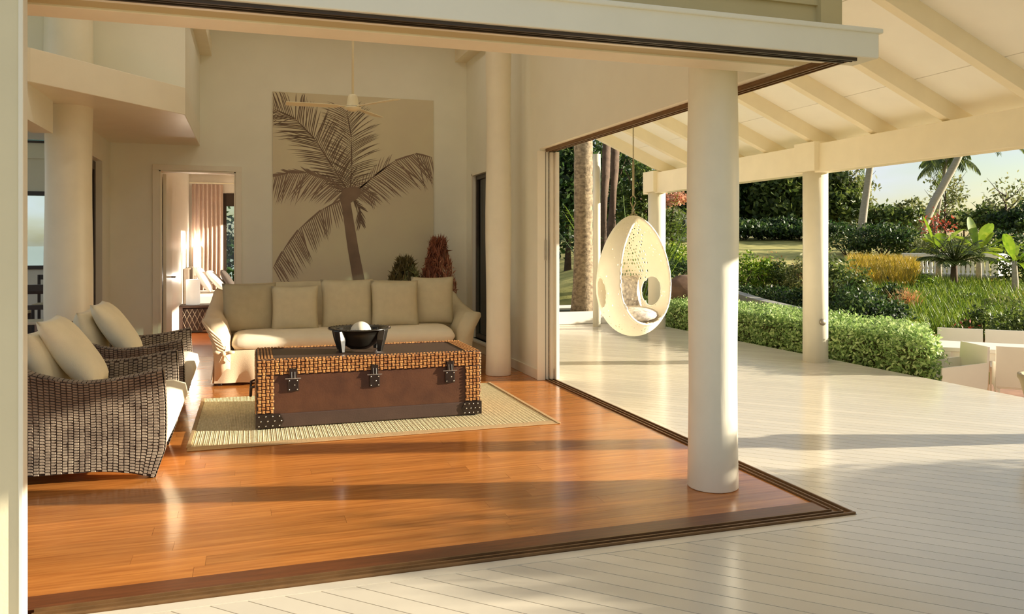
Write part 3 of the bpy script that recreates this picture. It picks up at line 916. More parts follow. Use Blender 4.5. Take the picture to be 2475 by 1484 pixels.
def armchair(loc, rz, label, group):
    t = thing('woven_armchair', label, 'armchair', loc, rz, group)
    base, pads = shell_mesh()
    sh = base.build('shell', M['weave_d'], t)
    tag(pads.build('woven_reeds', M['weave'], sh), kind='stuff')
    # seat platform with a bulging ivory front
    pr = [(-.36, .14), (.40, .10), (.45, .17), (.50, .28), (.535, .38), (.52, .45), (.44, .475), (-.36, .44)]
    secs = []
    for y, k in ((-.375, .9), (-.35, 1), (.35, 1), (.375, .9)):
        secs.append([(x if x < .4 else .4 + (x - .4) * k, y, z) for x, z in pr])
    MB().sections(secs).build('seat_cushion', M['cush'], t, True, fix=True, bevel=.0)
    bc = link('back_cushion', pillow_mesh(.64, .46, .2, seed=3), M['pill'], t, True)
    bc.rotation_euler = (.25, 0, PI / 2 * -1); bc.location = (-.29, 0, .68)
    return t


ch1 = armchair((-.97, 5.86, 0), 0, 'woven reed armchair in front, nearest to the front jamb', 'woven armchairs facing the trunk')
ch2 = dup(ch1, (-.985, 7.47, 0), 0, 'woven reed armchair behind the other one, closer to the sofa')
for (x, y, z, rz, tilt, sd_, lab) in ((-1.10, 5.86, .745, 0, -.62, 1, 'large beige scatter pillow leaning in the front woven armchair'),
                                      (-1.07, 7.42, .735, 0, -.62, 2, 'beige scatter pillow leaning in the rear woven armchair')):
    o = link('scatter_pillow', pillow_mesh(.56, .56, .19, seed=sd_), M['pill'], None, True)
    o.location = (x, y, z)
    o.rotation_mode = 'QUATERNION'
    o.rotation_quaternion = (Matrix.Rotation(tilt, 3, 'Y') @ Matrix.Rotation(PI / 2, 3, 'Z') ).to_quaternion()
    tag(o, lab, 'pillow', 'pillows in the armchairs')

# --- sofa (world aligned, origin at its front left)
so = thing('sofa', 'long taupe slipcovered sofa with flared arms under the palm mural', 'sofa', (1.0, 9.2, 0))


def fold(x, z, k=1.0):
    return .012 * math.sin(x * 9 + z * 5) * k + .008 * math.sin(x * 23 + 2) * k


mb = MB()
nx, nz = 90, 14
secs = []
for j in range(nz + 1):
    z = .03 + .33 * j / nz
    amp = (1 - j / nz) ** .8
    row_ = []
    for i in range(nx + 1):
        x = -1.36 + 2.72 * i / nx
        lift = .035 * max(0, math.sin((x + 1.0) * 3.2)) * (1 - j / nz)
        row_.append((x, -.53 + fold(x, z, amp * 1.6) - .02 * amp, z + lift))
    secs.append(row_)
mb.sections(secs, closed=False, caps=False)
for sx in (-1.36, 1.36):
    secs = []
    for j in range(nz + 1):
        z = .03 + .33 * j / nz; amp = (1 - j / nz)
        secs.append([(sx + math.copysign(fold(y * 2, z, amp) + .02 * amp, sx), y, z) for y in np.linspace(-.53, .42, 24)])
    mb.sections(secs, closed=False, caps=False)
mb.build('skirt', M['slip'], so, True)
MB().box(-1.34, 1.34, -.50, .42, .1, .33).build('base', M['slip'], so, bevel=.02)
for x in (-1.3, 1.3):
    for y in (-.47, .38):
        MB().lathe([(.022, 0), (.03, .1)], 10, (x, y, 0)).build('foot', M['frame'], so)
for xa, xb, sd_ in ((-1.19, .08, 0), (.10, 1.17, 1)):
    prf = []
    for k in range(20):
        a = 2 * PI * k / 20
        cy, cz = math.cos(a), math.sin(a)
        prf.append((-.13 + .42 * math.copysign(abs(cy) ** .55, cy), .425 + .115 * math.copysign(abs(cz) ** .75, cz)))
    secs = []
    for t_, k in ((0, .3), (.02, .72), (.05, .9), (.11, 1), (.3, 1.03), (.5, 1.04), (.7, 1.03), (.89, 1), (.95, .9), (.98, .72), (1, .3)):
        x = xa + (xb - xa) * t_
        secs.append([(x, -.13 + (y + .13) * (.9 + .1 * k), .425 + (z - .425) * k) for y, z in prf])
    MB().sections(secs).build('seat_cushion', M['cush'], so, True, fix=True)
# back
secs = []
for x, k in ((-1.22, .96), (-1.18, 1), (-.4, 1.02), (.4, 1.02), (1.18, 1), (1.22, .96)):
    secs.append([(x, .20, .3), (x, .25, .6), (x, .30, .95 * k), (x, .34, 1.0 * k), (x, .42, 1.0 * k), (x, .46, .95 * k), (x, .45, .6), (x, .44, .06)])
MB().sections(secs).build('backrest', M['linen'], so, True, fix=True, bevel=.0)


def arm(sgn):
    """flared arm whose crest climbs from the front to the back"""
    secs = []
    for i in range(13):
        t_ = i / 12
        y = -.54 + .98 * t_
        h = .70 + .26 * max(0, (t_ - .15) / .85) ** 1.3 if sgn < 0 else .69 + .2 * max(0, (t_ - .3) / .7) ** 1.5
        fl = .135 * (1 - .7 * t_)
        fr = .94 if i in (0, 12) else 1
        w = [(-.0, .05), (-.015, .33), (-fl * .35, h * .72), (-fl, h * .93), (-fl * .95, h * .985), (-fl * .4, h), (.05, h * .985), (.115, h * .86), (.15, .5), (.16, .30), (.16, .05)]
        if i in (0, 12): w = [(.07 + (a - .07) * .9, .4 + (b - .4) * .985) for a, b in w]
        secs.append([(sgn * (1.355 - a) , y + (.012 * math.sin(b * 14) if i == 0 else 0), b + .006 * math.sin(9 * t_ + a * 30)) for a, b in w])
    return MB().sections(secs).build('arm', M['slip'] if sgn < 0 else M['linen'], so, True, fix=True)


arm(-1); arm(1)
for x, tl in ((-1.29, .0),):
    bwk = MB().ball((x + .02, -.56, .335), .028, 10, 7)
    for dx, dz, l in ((-.10, .02, .09), (.11, .015, .1), (.07, -.08, .1), (-.05, -.09, .1)):
        bwk.sections([[(x + .02, -.565, .33), (x + .02, -.565, .345), (x + .02, -.55, .345), (x + .02, -.55, .33)],
                      [(x + .02 + dx * .7, -.585, .32 + dz * .7), (x + .02 + dx * .7, -.585, .352 + dz), (x + .02 + dx * .7, -.56, .352 + dz), (x + .02 + dx * .7, -.56, .32 + dz * .7)],
                      [(x + .02 + dx, -.575, .325 + dz), (x + .02 + dx, -.575, .34 + dz), (x + .02 + dx, -.56, .34 + dz), (x + .02 + dx, -.56, .325 + dz)]])
    bwk.build('tie_bow', M['slip'], so, True)
    cr = MB()
    for k in range(5):
        z0 = .68 - k * .05
        cr.tube([(-1.47 + k * .018, -.545, z0), (-1.40 + k * .02, -.556, z0 - .1), (-1.30 + k * .012, -.556, z0 - .20 + k * .018), (-1.25, -.55, .36 + k * .012)], [.004, .012, .011, .004], 6)
    cr.build('gathers', M['slip'], so, True)
pl = [(-1.02, 9.07, .765, .56, .54, .20, -.10, .03, 'linen_d', 'big grey taupe sofa pillow at the left end beside the flared arm'),
      (-.545, 8.98, .755, .50, .50, .17, -.16, -.03, 'linen', 'square taupe sofa pillow second from the left arm'),
      (.025, 9.05, .785, .59, .56, .20, -.12, .02, 'linen', 'big taupe sofa pillow right behind the black bowl'),
      (.545, 8.97, .78, .54, .53, .17, -.14, -.02, 'linen', 'square taupe sofa pillow between the bowl pillow and the right end one'),
      (1.0, 9.08, .80, .50, .56, .20, -.10, -.15, 'linen', 'taupe sofa pillow at the right end beside the rolled arm')]
for x, y, z, w, h, t_, tx, rz, m_, lab in pl:
    o = link('sofa_pillow', pillow_mesh(w, h, t_, seed=int(x * 100 + 300)), M[m_], None, True)
    o.location = (1.0 + x, y, z); o.rotation_euler = (tx, 0, rz)
    tag(o, lab, 'pillow', 'pillows along the sofa')

# --- dried grasses behind the sofa
for (x, y, hgt, rad, mt, lab) in ((1.93, 10.45, 1.25, .27, 'olive', 'short olive brown bunch of dried grass behind the sofa'),
                                  (2.40, 10.55, 1.52, .26, 'rust', 'tall rust coloured bunch of dried grass behind the sofa')):
    t = thing('dried_grass_vase', lab, 'dried plant', (x, y, 0))
    MB().lathe([(.10, 0), (.13, .2), (.14, .45), (.09, .66), (.075, .72), (.085, .74), (.06, .74), (.06, .70)], 24).build('vase', M['pot'], t, True)
    N = 2200
    a = rng.uniform(0, 2 * PI, N); zz = rng.uniform(.72, hgt, N)
    u = (zz - .72) / (hgt - .72)
    rr = rad * (1.0 - .85 * np.clip(u - .25, 0, 1) ** .9) * np.sqrt(rng.uniform(.1, 1, N))
    P = np.stack([rr * np.cos(a), rr * np.sin(a), zz], 1)
    leaf_obj('dried_stems', P, .15, L[mt], t, asp=.12, updir=np.array([0, 0, 1.]), kind='stuff')

# --- mural
mu = thing('palm_mural', 'large sepia palm tree print on the back wall above the sofa', 'wall art', (0, YB, 0))
MB().box(.27, 2.446, -.022, -.001, .80, 3.482).build('canvas', M['mural'], mu, bevel=.004)


def mp(px, py):
    a = math.atan((px - 1237.5) / 1925) + math.radians(18.13)
    X = 11.03 * math.tan(a)
    d = .3112 * X + .9503 * 11.03
    return X, 1.45 + (591 - py) / 1925 * d


def blade2(mbx, p, q, w, sag=0.0, off=.0235, n=4):
    """flat tapering printed leaf from p to q (mural XZ), clipped to the canvas"""
    (x0, z0), (x1, z1) = p, q
    L_ = math.hypot(x1 - x0, z1 - z0) + 1e-6
    nx_, nz_ = -(z1 - z0) / L_, (x1 - x0) / L_
    vs, fs = [], []
    for i in range(n + 1):
        t_ = i / n
        x = x0 + (x1 - x0) * t_; z = z0 + (z1 - z0) * t_ - sag * L_ * t_ * t_
        ww = w * (.75 + .5 * t_) * (1 - t_ ** 3 * .95) / 2
        for s_ in (-1, 1):
            vs.append((min(max(x + s_ * nx_ * ww, .272), 2.444), -off, min(max(z + s_ * nz_ * ww, .802), 3.48)))
    for i in range(n):
        fs.append((2 * i, 2 * i + 1, 2 * i + 3, 2 * i + 2))
    if all(v[0] <= .2721 for v in vs) or all(v[2] >= 3.479 for v in vs): return
    mbx.add(vs, fs)


def frond(px, la, lb, ang_a, ang_b, mat, nl=46, w=.016, sag=.12, off=.0235, lscale=None):
    P = [mp(*p) for p in px]
    f = MB()
    seg = [0]
    for i in range(1, len(P)): seg.append(seg[-1] + math.dist(P[i], P[i - 1]))

    def pt(s):
        for i in range(1, len(P)):
            if s <= seg[i] + 1e-9:
                t_ = (s - seg[i - 1]) / (seg[i] - seg[i - 1])
                d_ = ((P[i][0] - P[i - 1][0]) / (seg[i] - seg[i - 1]), (P[i][1] - P[i - 1][1]) / (seg[i] - seg[i - 1]))
                return (P[i - 1][0] + (P[i][0] - P[i - 1][0]) * t_, P[i - 1][1] + (P[i][1] - P[i - 1][1]) * t_), d_
        return P[-1], d_
    for k in range(nl):
        u = (k + .5) / nl
        p, d_ = pt(u * seg[-1])
        env = (.45 + .55 * math.sin(min(1, u * 1.6 + .12) * PI / 2)) * (1 - .35 * max(0, u - .75) / .25)
        base = math.atan2(d_[1], d_[0])
        for side, ln, an in ((1, la, ang_a), (-1, lb, ang_b)):
            if ln <= 0: continue
            th = base + side * math.radians(an * (1 - .25 * u) + random.uniform(-5, 5))
            l_ = ln * env * random.uniform(.85, 1.1)
            blade2(f, p, (p[0] + l_ * math.cos(th), p[1] + l_ * math.sin(th)), w * random.uniform(.7, 1.1), sag, off + .0006 * random.random())
    for a_, b_ in zip(P[:-1], P[1:]):
        blade2(f, a_, b_, w * 1.6, 0, off + .0012, 2)
    f.build('printed_frond', mat, mu)


frond([(846, 470), (805, 405), (760, 335), (712, 286), (660, 262)], .46, .50, 48, 62, M['print'], 56, .014, .10)
frond([(846, 470), (850, 400), (849, 330), (838, 268)], .50, .46, 62, 62, M['print'], 46, .011, .16, .0245)
frond([(856, 468), (905, 424), (955, 388), (1005, 371), (1044, 380)], .0, .50, 0, 78, M['print_l'], 44, .018, .12)
frond([(856, 466), (900, 430), (940, 398)], .30, 0, 40, 0, M['print_l'], 12, .012, .2)
frond([(840, 468), (795, 436), (740, 417), (695, 418), (656, 428)], .42, .14, 78, 30, M['print_l'], 46, .016, .10)
frond([(838, 476), (775, 508), (720, 556), (682, 608), (660, 648)], .40, .0, 78, 0, M['print_l'], 50, .018, .10)
frond([(852, 478), (868, 500), (872, 540)], .16, .2, 30, 25, M['print'], 9, .02, .05)
frond([(856, 474), (885, 462), (900, 470)], .14, .25, 30, 60, M['print_l'], 10, .014, .1)
f = MB()
tr = [((824, 482), (846, 482)), ((832, 540), (856, 540)), ((840, 600), (866, 600)), ((850, 660), (878, 660)), ((856, 690), (884, 690)), ((862, 712), (892, 712))]
vs = []
for a_, b_ in tr:
    xa, za = mp(*a_); xb, zb = mp(*b_)
    vs += [(xa, -.0262, max(za, .802)), (xb, -.0262, max(zb, .802))]
f.add(vs, [(2 * i, 2 * i + 1, 2 * i + 3, 2 * i + 2) for i in range(len(tr) - 1)])
for q_, (cx_, cy_, r_) in enumerate(((846, 470, 22), (838, 478, 18), (856, 464, 17))):
    X, Z = mp(cx_, cy_)
    r_ = r_ / 1925 * 10.9
    f.add([(X + r_ * math.cos(k * PI / 6), -.0268 - .0004 * q_, Z + .8 * r_ * math.sin(k * PI / 6)) for k in range(12)], [tuple(range(12))])
f.build('printed_trunk', M['print_l'], mu)

# --- ceiling fan
fn = thing('ceiling_fan', 'white three bladed ceiling fan hanging from a long rod', 'fan', (.898, 7.5, 2.70))
MB().lathe([(.011, .14), (.011, 1.79)], 10).build('rod', M['fanw'], fn, True)
MB().lathe([(.05, 1.72), (.06, 1.80), (0, 1.80)], 16).build('ceiling_cup', M['fanw'], fn, True)
MB().lathe([(0, -.012), (.035, -.01), (.075, .012), (.078, .024), (.06, .03), (.058, .045), (.056, .05), (.05, .09), (.042, .13), (.03, .145), (.0, .148)], 28).build('motor', M['fanw'], fn, True)
MB().lathe([(.0595, .032), (.0595, .036)], 28).build('seam_ring', M['frame'], fn)
for k, a in enumerate((180, 302, 58)):
    a = math.radians(a)
    c_, s_ = math.cos(a), math.sin(a)
    b = MB()
    secs = []
    for r, w in ((.06, .03), (.12, .04), (.16, .09), (.5, .11), (.60, .10)):
        secs.append([(r * c_ - y * s_, r * s_ + y * c_, .03 + z + y * .14) for y, z in ((-w / 2, -.003), (w / 2, -.003), (w / 2, .003), (-w / 2, .003))])
    b.sections(secs).build('blade', M['fanw'], fn, fix=True)


# ================================================================== GARDEN
CA, SA = math.cos(math.radians(18.13)), math.sin(math.radians(18.13))


def P(px, d):
    """garden spot seen along image column px at distance d"""
    l_ = (px - 1237.5) / 1925 * d
    return CA * l_ + SA * d, -SA * l_ + CA * d


def Z(py, d):
    return 1.45 + (591 - py) / 1925 * d


def sst(a, b, x):
    t_ = min(max((x - a) / (b - a), 0), 1)
    return t_ * t_ * (3 - 2 * t_)


def gz(x, y):
    d = SA * x + CA * y
    l_ = CA * x - SA * y
    z = float(np.interp(d, [0, 12.5, 15, 18, 22, 32, 42, 55, 80, 400], [-.6, -.6, -.1, .3, .62, 1.02, 1.7, 2.0, 2.2, 2.5]))
    z -= min(max(.045 * (l_ - 5), 0), .45) * sst(8, 14, d) * (1 - sst(26, 40, d))
    w = sst(.3, 3.5, max(x - 7.2, y - 15.0)) * sst(-1.5, 1.5, l_)
    z = -.6 + (z + .6) * w
    if l_ < 0:
        z -= 9 * sst(0, 1, min(1, max(0, (d - 21) / 25))) * sst(0, 8, -l_)
    return z


# terrain (structure), lawn coloured
N1 = 110
ds = np.concatenate([np.linspace(-14, 60, 90), np.linspace(64, 400, 24)])
ls = np.concatenate([np.linspace(-200, -42, 10), np.linspace(-40, 60, 80), np.linspace(64, 240, 14)])
tb = MB()
secs = []
for d in ds:
    r_ = []
    for l_ in ls:
        x, y = CA * l_ + SA * d, -SA * l_ + CA * d
        r_.append((x, y, gz(x, y) + .02 * math.sin(x * 1.7) * math.sin(y * 1.3)))
    secs.append(r_)
tb.sections(secs, closed=False, caps=False)
struct(tb, 'ground', M['grass'], 'sloping garden ground with a dry green lawn', smooth=True)
struct(MB().box(-3000, 3000, 42, 4000, -7.2, -7.0), 'sea', M['sea'], 'blue green sea beyond the dining room window')
struct(MB().box(6.98, 13, 3.5, 8.7, -.75, -.55), 'terrace', M['terr'], 'terracotta paved lower terrace under the white table')


def poly_in(poly, x, y):
    c_ = np.zeros(len(x), bool)
    n_ = len(poly)
    for i in range(n_):
        (x1, y1), (x2, y2) = poly[i], poly[(i + 1) % n_]
        cond = ((y1 > y) != (y2 > y)) & (x < (x2 - x1) * (y - y1) / (y2 - y1 + 1e-12) + x1)
        c_ ^= cond
    return c_


def hedge(poly, z0, z1, n_side, n_top, size, label, mat='hedge', wob=.05):
    t = thing('hedge', label, 'hedge', (0, 0, 0))
    cx_ = sum(p[0] for p in poly) / len(poly); cy_ = sum(p[1] for p in poly) / len(poly)
    ins = [(x + (cx_ - x) * .0 + (.12 if x < cx_ else -.12), y + (.12 if y < cy_ else -.12)) for x, y in poly]
    MB().prism(ins, z0, z1 - .12).build('core', M['soil'], t, fix=True)
    per = []
    nn = []
    Ls = [math.dist(poly[i], poly[(i + 1) % len(poly)]) for i in range(len(poly))]
    tot = sum(Ls)
    for i in range(len(poly)):
        k = int(n_side * Ls[i] / tot)
        a, b = np.array(poly[i]), np.array(poly[(i + 1) % len(poly)])
        u = rng.uniform(0, 1, k)
        zz = rng.uniform(z0, z1, k)
        e_ = (b - a) / Ls[i]; no_ = np.array([e_[1], -e_[0]])
        off = rng.normal(0, wob, k) + .03 * np.sin(u * Ls[i] * 7) + .02 * np.sin(zz * 13)
        q_ = a[None] + (b - a)[None] * u[:, None] + no_[None] * off[:, None]
        per.append(np.stack([q_[:, 0], q_[:, 1], zz], 1))
        nn.append(np.tile([no_[0], no_[1], .3], (k, 1)))
    xs_ = [p[0] for p in poly]; ys_ = [p[1] for p in poly]
    x = rng.uniform(min(xs_), max(xs_), n_top * 2); y = rng.uniform(min(ys_), max(ys_), n_top * 2)
    k = poly_in(poly, x, y)
    x, y = x[k], y[k]
    per.append(np.stack([x, y, z1 + rng.normal(0, wob * .8, len(x)) + .03 * np.sin(x * 6) * np.sin(y * 5)], 1))
    nn.append(np.tile([0, 0, 1.0], (len(x), 1)))
    pts = np.concatenate(per); nr = np.concatenate(nn)
    leaf_obj('hedge_leaves', pts, size, L[mat], t, asp=.5, nrm=nr * 1.2, kind='stuff')
    return t


hedge([(7.22, 7.0), (8.42, 8.2), (8.5, 13.9), (7.22, 13.9)], -.6, .36, 38000, 18000, .052, 'clipped green hedge along the edge of the deck behind the verandah posts')
hedge([(7.35, -5.0), (8.7, -5.0), (8.7, 1.5), (7.35, 1.5)], -.6, 1.42, 15000, 6000, .085, 'taller clipped hedge beside the front corner of the deck')


def crown_pts(c_, rx, ry, rz, n_, clumps=26, tight=.28, shell=.55):
    """leaf positions gathered in clumps over an ellipsoid"""
    th = rng.uniform(0, 2 * PI, clumps); cz_ = rng.uniform(-.75, 1, clumps)
    rr = np.sqrt(1 - np.clip(cz_, -1, 1) ** 2)
    rad = rng.uniform(shell, 1, clumps)
    cc = np.stack([rr * np.cos(th) * rad, rr * np.sin(th) * rad, cz_ * rad], 1)
    k = rng.integers(0, clumps, n_)
    p = cc[k] + rng.normal(0, tight, (n_, 3)) * np.array([1, 1, .8])
    return p * np.array([rx, ry, rz]) + np.array(c_), (cc[k] * .6 + rng.normal(0, .4, (n_, 3)))


def bush(px, d, py0, py1, wpx, mat, label, n_=1500, size=.12, group=None, asp=.45, name='bush', cat='bush', clumps=22, tight=.26):
    x, y = P(px, d)
    zt = Z(py0, d); zb = min(Z(py1, d), gz(x, y) + .25)
    r_ = wpx / 2 / 1925 * d
    g0 = gz(x, y)
    t = thing(name, label, cat, (x, y, g0), 0, group)
    hz = max((zt - g0) / 2, .15)
    p, nr = crown_pts((0, 0, hz), r_, r_, hz, n_, clumps, tight)
    p[:, 2] = np.maximum(p[:, 2], .02)
    leaf_obj('foliage', p, size, L[mat], t, nrm=nr, asp=asp, kind='stuff')
    sm = MB()
    for k in range(5):
        a = k * 1.25
        sm.tube([(0, 0, -.05), (.3 * r_ * math.cos(a), .3 * r_ * math.sin(a), hz * .7), (.6 * r_ * math.cos(a), .6 * r_ * math.sin(a), hz * 1.3)], [.03, .02, .008], 5)
    sm.build('stems', M['twig'], t)
    return t


bs = thing('bush', 'tall rounded bush at the end of the taller clipped hedge', 'bush', (8.15, 1.95, -.6))
MB().ball((0, 0, 1.15), .98, 16, 10, .8, 1, 1.12).build('core', M['soil'], bs, True)
p, nr = crown_pts((0, 0, 1.15), .85, 1.1, 1.2, 6500, 90, .1, .95)
leaf_obj('foliage', p, .09, L['mid'], bs, nrm=nr, kind='stuff')


def tree(px, d, py0, wpx, mat, label, n_=2600, size=.28, crown=.62, asp=.5, trunk_r=.14, bark='bark_d', clumps=40, tight=.2, group=None, shell=.4):
    x, y = P(px, d)
    g0 = gz(x, y)
    H = Z(py0, d) - g0
    r_ = wpx / 2 / 1925 * d
    t = thing('tree', label, 'tree', (x, y, g0), 0, group)
    rz = H * crown / 2
    cz_ = H - rz
    p, nr = crown_pts((0, 0, cz_), r_, r_, rz, n_, clumps, tight, shell)
    p[:, 2] = np.maximum(p[:, 2], .05)
    leaf_obj('foliage', p, size, L[mat], t, nrm=nr, asp=asp, kind='stuff')
    MB().tube([(0, 0, -.2), (.05 * H * .3, .02 * H, H * .35), (0, 0, H * .75)], [trunk_r, trunk_r * .7, trunk_r * .3], 8).build('trunk', M[bark], t, True)
    for k in range(7):
        a = k * 2.4
        z0_ = H * (.3 + .06 * k)
        MB().tube([(0, 0, z0_), (.45 * r_ * math.cos(a), .45 * r_ * math.sin(a), z0_ + .25 * rz), (.95 * r_ * math.cos(a), .95 * r_ * math.sin(a), z0_ + .7 * rz)], [trunk_r * .45, trunk_r * .28, trunk_r * .08], 5).build('branch', M[bark], t)
    return t


# dense wall of trees beyond the lawn
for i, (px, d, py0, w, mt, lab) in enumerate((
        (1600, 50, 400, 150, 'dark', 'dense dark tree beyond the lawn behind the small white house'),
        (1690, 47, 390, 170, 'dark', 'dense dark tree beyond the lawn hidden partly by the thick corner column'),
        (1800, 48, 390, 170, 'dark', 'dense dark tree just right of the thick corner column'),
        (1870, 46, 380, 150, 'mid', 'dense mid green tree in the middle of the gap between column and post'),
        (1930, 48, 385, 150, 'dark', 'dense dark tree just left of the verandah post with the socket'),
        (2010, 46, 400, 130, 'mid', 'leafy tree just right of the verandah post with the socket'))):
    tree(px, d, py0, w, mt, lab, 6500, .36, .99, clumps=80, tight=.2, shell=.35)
for (px, d, py0, w, mt, lab, n_, sz) in (
        (2055, 47, 402, 120, 'pale', 'open pale leaved tree left of the straight palm trunk', 1500, .28),
        (2150, 44, 496, 130, 'mid', 'low bushy tree right of the straight palm trunk', 3200, .26),
        (2205, 50, 486, 100, 'pale', 'low pale bushy tree left of the leaning palm', 1800, .26),
        (2285, 56, 405, 95, 'pale', 'open pale tree behind the leaning palm', 750, .28),
        (2432, 52, 425, 95, 'pale', 'open airy tree against the sky near the verandah beam end', 520, .26),
        (2385, 60, 486, 80, 'mid', 'small dark bluish tree below the airy tree', 1900, .3),
        (2470, 50, 496, 150, 'dark', 'broad dark tree under the airy tree', 3400, .3),
        (2330, 64, 512, 150, 'mid', 'far rounded tree behind the banana leaves', 2200, .34),
        (2120, 70, 500, 200, 'mid', 'far tree on the skyline behind the straight palm trunk', 2200, .4),
        (2235, 72, 503, 180, 'mid', 'far tree on the skyline behind the leaning palm foot', 2200, .4),
        (2560, 55, 500, 200, 'mid', 'broad tree past the verandah beam end', 2600, .36)):
    tree(px, d, py0, w, mt, lab, n_, sz, .94, clumps=40, tight=.19, trunk_r=.1)
# trees seen past the hanging chair
for (px, d, py0, w, mt, lab, n_, sz) in (
        (1372, 24, 300, 150, 'dark', 'dark leafy tree behind the thick palm trunk', 3600, .2),
        (1465, 29, 320, 190, 'dark', 'dark leafy tree behind the two slender trunks', 3600, .22),
        (1560, 27, 380, 130, 'mid', 'green leafy tree behind the hanging chair', 2600, .2),
        (1420, 34, 300, 260, 'mid', 'tall tree farther back behind the thick palm trunk', 3400, .28),
        (1320, 30, 260, 220, 'dark', 'dark tree past the sliding door stack', 2500, .28)):
    tree(px, d, py0, w, mt, lab, n_, sz, .98, clumps=60, tight=.2)
# low hedge far behind and undergrowth beyond the lawn
for (px, d, py0, py1, w, mt, lab, n_, sz) in (
        (2330, 29, 566, 650, 90, 'mid', 'mid green shrub between the two left banana plants', 1500, .12),
        (2440, 28.5, 585, 670, 90, 'bright', 'bright green shrub behind the end post of the balustrade', 1400, .12),
        (2462, 21, 600, 690, 90, 'mid', 'mid green shrub around the far right banana plant', 1600, .11),
        (2240, 29.5, 572, 640, 70, 'pale', 'pale shrub at the foot of the leaning palm', 1000, .11),
        (2150, 17, 690, 740, 60, 'dark', 'small dark shrub in the grassy slope below the golden grass', 900, .08),
        (2325, 17.5, 712, 770, 70, 'mid', 'small shrub in the grassy slope below the garden palm', 1000, .08),
        (2420, 17, 716, 780, 80, 'pale', 'small pale shrub in the grassy slope near the balustrade end', 900, .08),
        (2230, 19, 665, 720, 60, 'bright', 'small bright shrub in the middle of the grassy slope', 900, .08),
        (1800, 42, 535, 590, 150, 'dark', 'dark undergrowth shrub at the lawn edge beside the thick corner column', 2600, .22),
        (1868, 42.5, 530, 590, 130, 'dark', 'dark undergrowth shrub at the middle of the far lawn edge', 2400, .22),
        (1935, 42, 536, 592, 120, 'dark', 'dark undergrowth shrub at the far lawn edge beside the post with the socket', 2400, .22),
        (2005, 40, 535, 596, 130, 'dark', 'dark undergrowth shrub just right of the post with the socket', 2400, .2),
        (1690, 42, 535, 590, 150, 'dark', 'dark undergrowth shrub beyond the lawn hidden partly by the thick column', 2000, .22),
        (2135, 33.5, 540, 612, 150, 'dark', 'dark clipped shrub under the bushy tree', 3000, .16),
        (2215, 33, 556, 612, 120, 'mid', 'mid green shrub left of the banana plants', 1700, .16),
        (2045, 34, 566, 610, 110, 'mid', 'small shrub at the foot of the straight palm', 900, .14),
        (2262, 35, 502, 600, 70, 'red', 'red flowering shrub behind the banana leaves', 260, .15),
        (2430, 34, 560, 640, 130, 'dark', 'dark shrub behind the right banana plant', 2000, .16),
        (2350, 30, 575, 650, 90, 'mid', 'mid green shrub behind the white balustrade', 1500, .13),
        (1630, 23, 592, 660, 90, 'bright', 'bright green bush below the small white house', 1700, .1),
        (1640, 20.5, 628, 680, 110, 'dark', 'dark low bush below the bright green one', 1500, .09),
        (1590, 22, 600, 680, 60, 'mid', 'mid green bush behind the far verandah post', 1000, .1),
        (1800, 19, 618, 700, 70, 'bright', 'bright leafy bush nearest the thick corner column', 1500, .085),
        (1846, 19.5, 628, 700, 70, 'bright', 'bright leafy bush second from the thick corner column', 1500, .085),
        (1892, 19, 632, 706, 64, 'mid', 'mid green bush third from the thick corner column', 1500, .085),
        (1935, 18.5, 630, 712, 64, 'pale', 'pale leafy bush left of the verandah post with the socket', 1300, .085),
        (1820, 16.9, 692, 742, 100, 'dark', 'dark low shrub behind the stone kerb', 1700, .075),
        (1885, 16.4, 696, 746, 110, 'dark', 'dark low shrub in the middle of the stone kerb', 1700, .075),
        (1950, 15.6, 702, 752, 110, 'dark', 'dark low shrub at the end of the stone kerb', 1700, .075),
        (2022, 15.8, 630, 760, 100, 'mid', 'glossy green shrub just right of the post with the socket', 2600, .085),
        (2066, 15.2, 648, 760, 80, 'mid', 'glossy green shrub left of the shaded hollow', 2000, .085),
        (2055, 13.8, 700, 790, 150, 'dark', 'dark shaded shrub above the end of the clipped hedge', 3000, .075),
        (2125, 14.0, 706, 790, 110, 'dark', 'dark shrub below the tall green grass', 2200, .075),
        (2445, 13.2, 748, 830, 110, 'mid', 'leafy shrub behind the white dining chairs', 2600, .075),
        (2375, 14.2, 745, 810, 70, 'mid', 'small leafy shrub between the straw coloured clumps', 1300, .075)):
    bush(px, d, py0, py1, w, mt, lab, n_, sz)


def field(name, label, mat, pxs, dsr, n_, length, width, lean=.3, kind='stuff', cat='grass'):
    px = rng.uniform(pxs[0], pxs[1], n_); d = rng.uniform(dsr[0], dsr[1], n_)
    l_ = (px - 1237.5) / 1925 * d
    x = CA * l_ + SA * d; y = -SA * l_ + CA * d
    z = np.array([gz(a, b) for a, b in zip(x, y)])
    o = blades_obj(name, np.stack([x, y, z - .02], 1), length, width, L[mat], None, lean, .4, kind)
    return tag(o, label, cat)


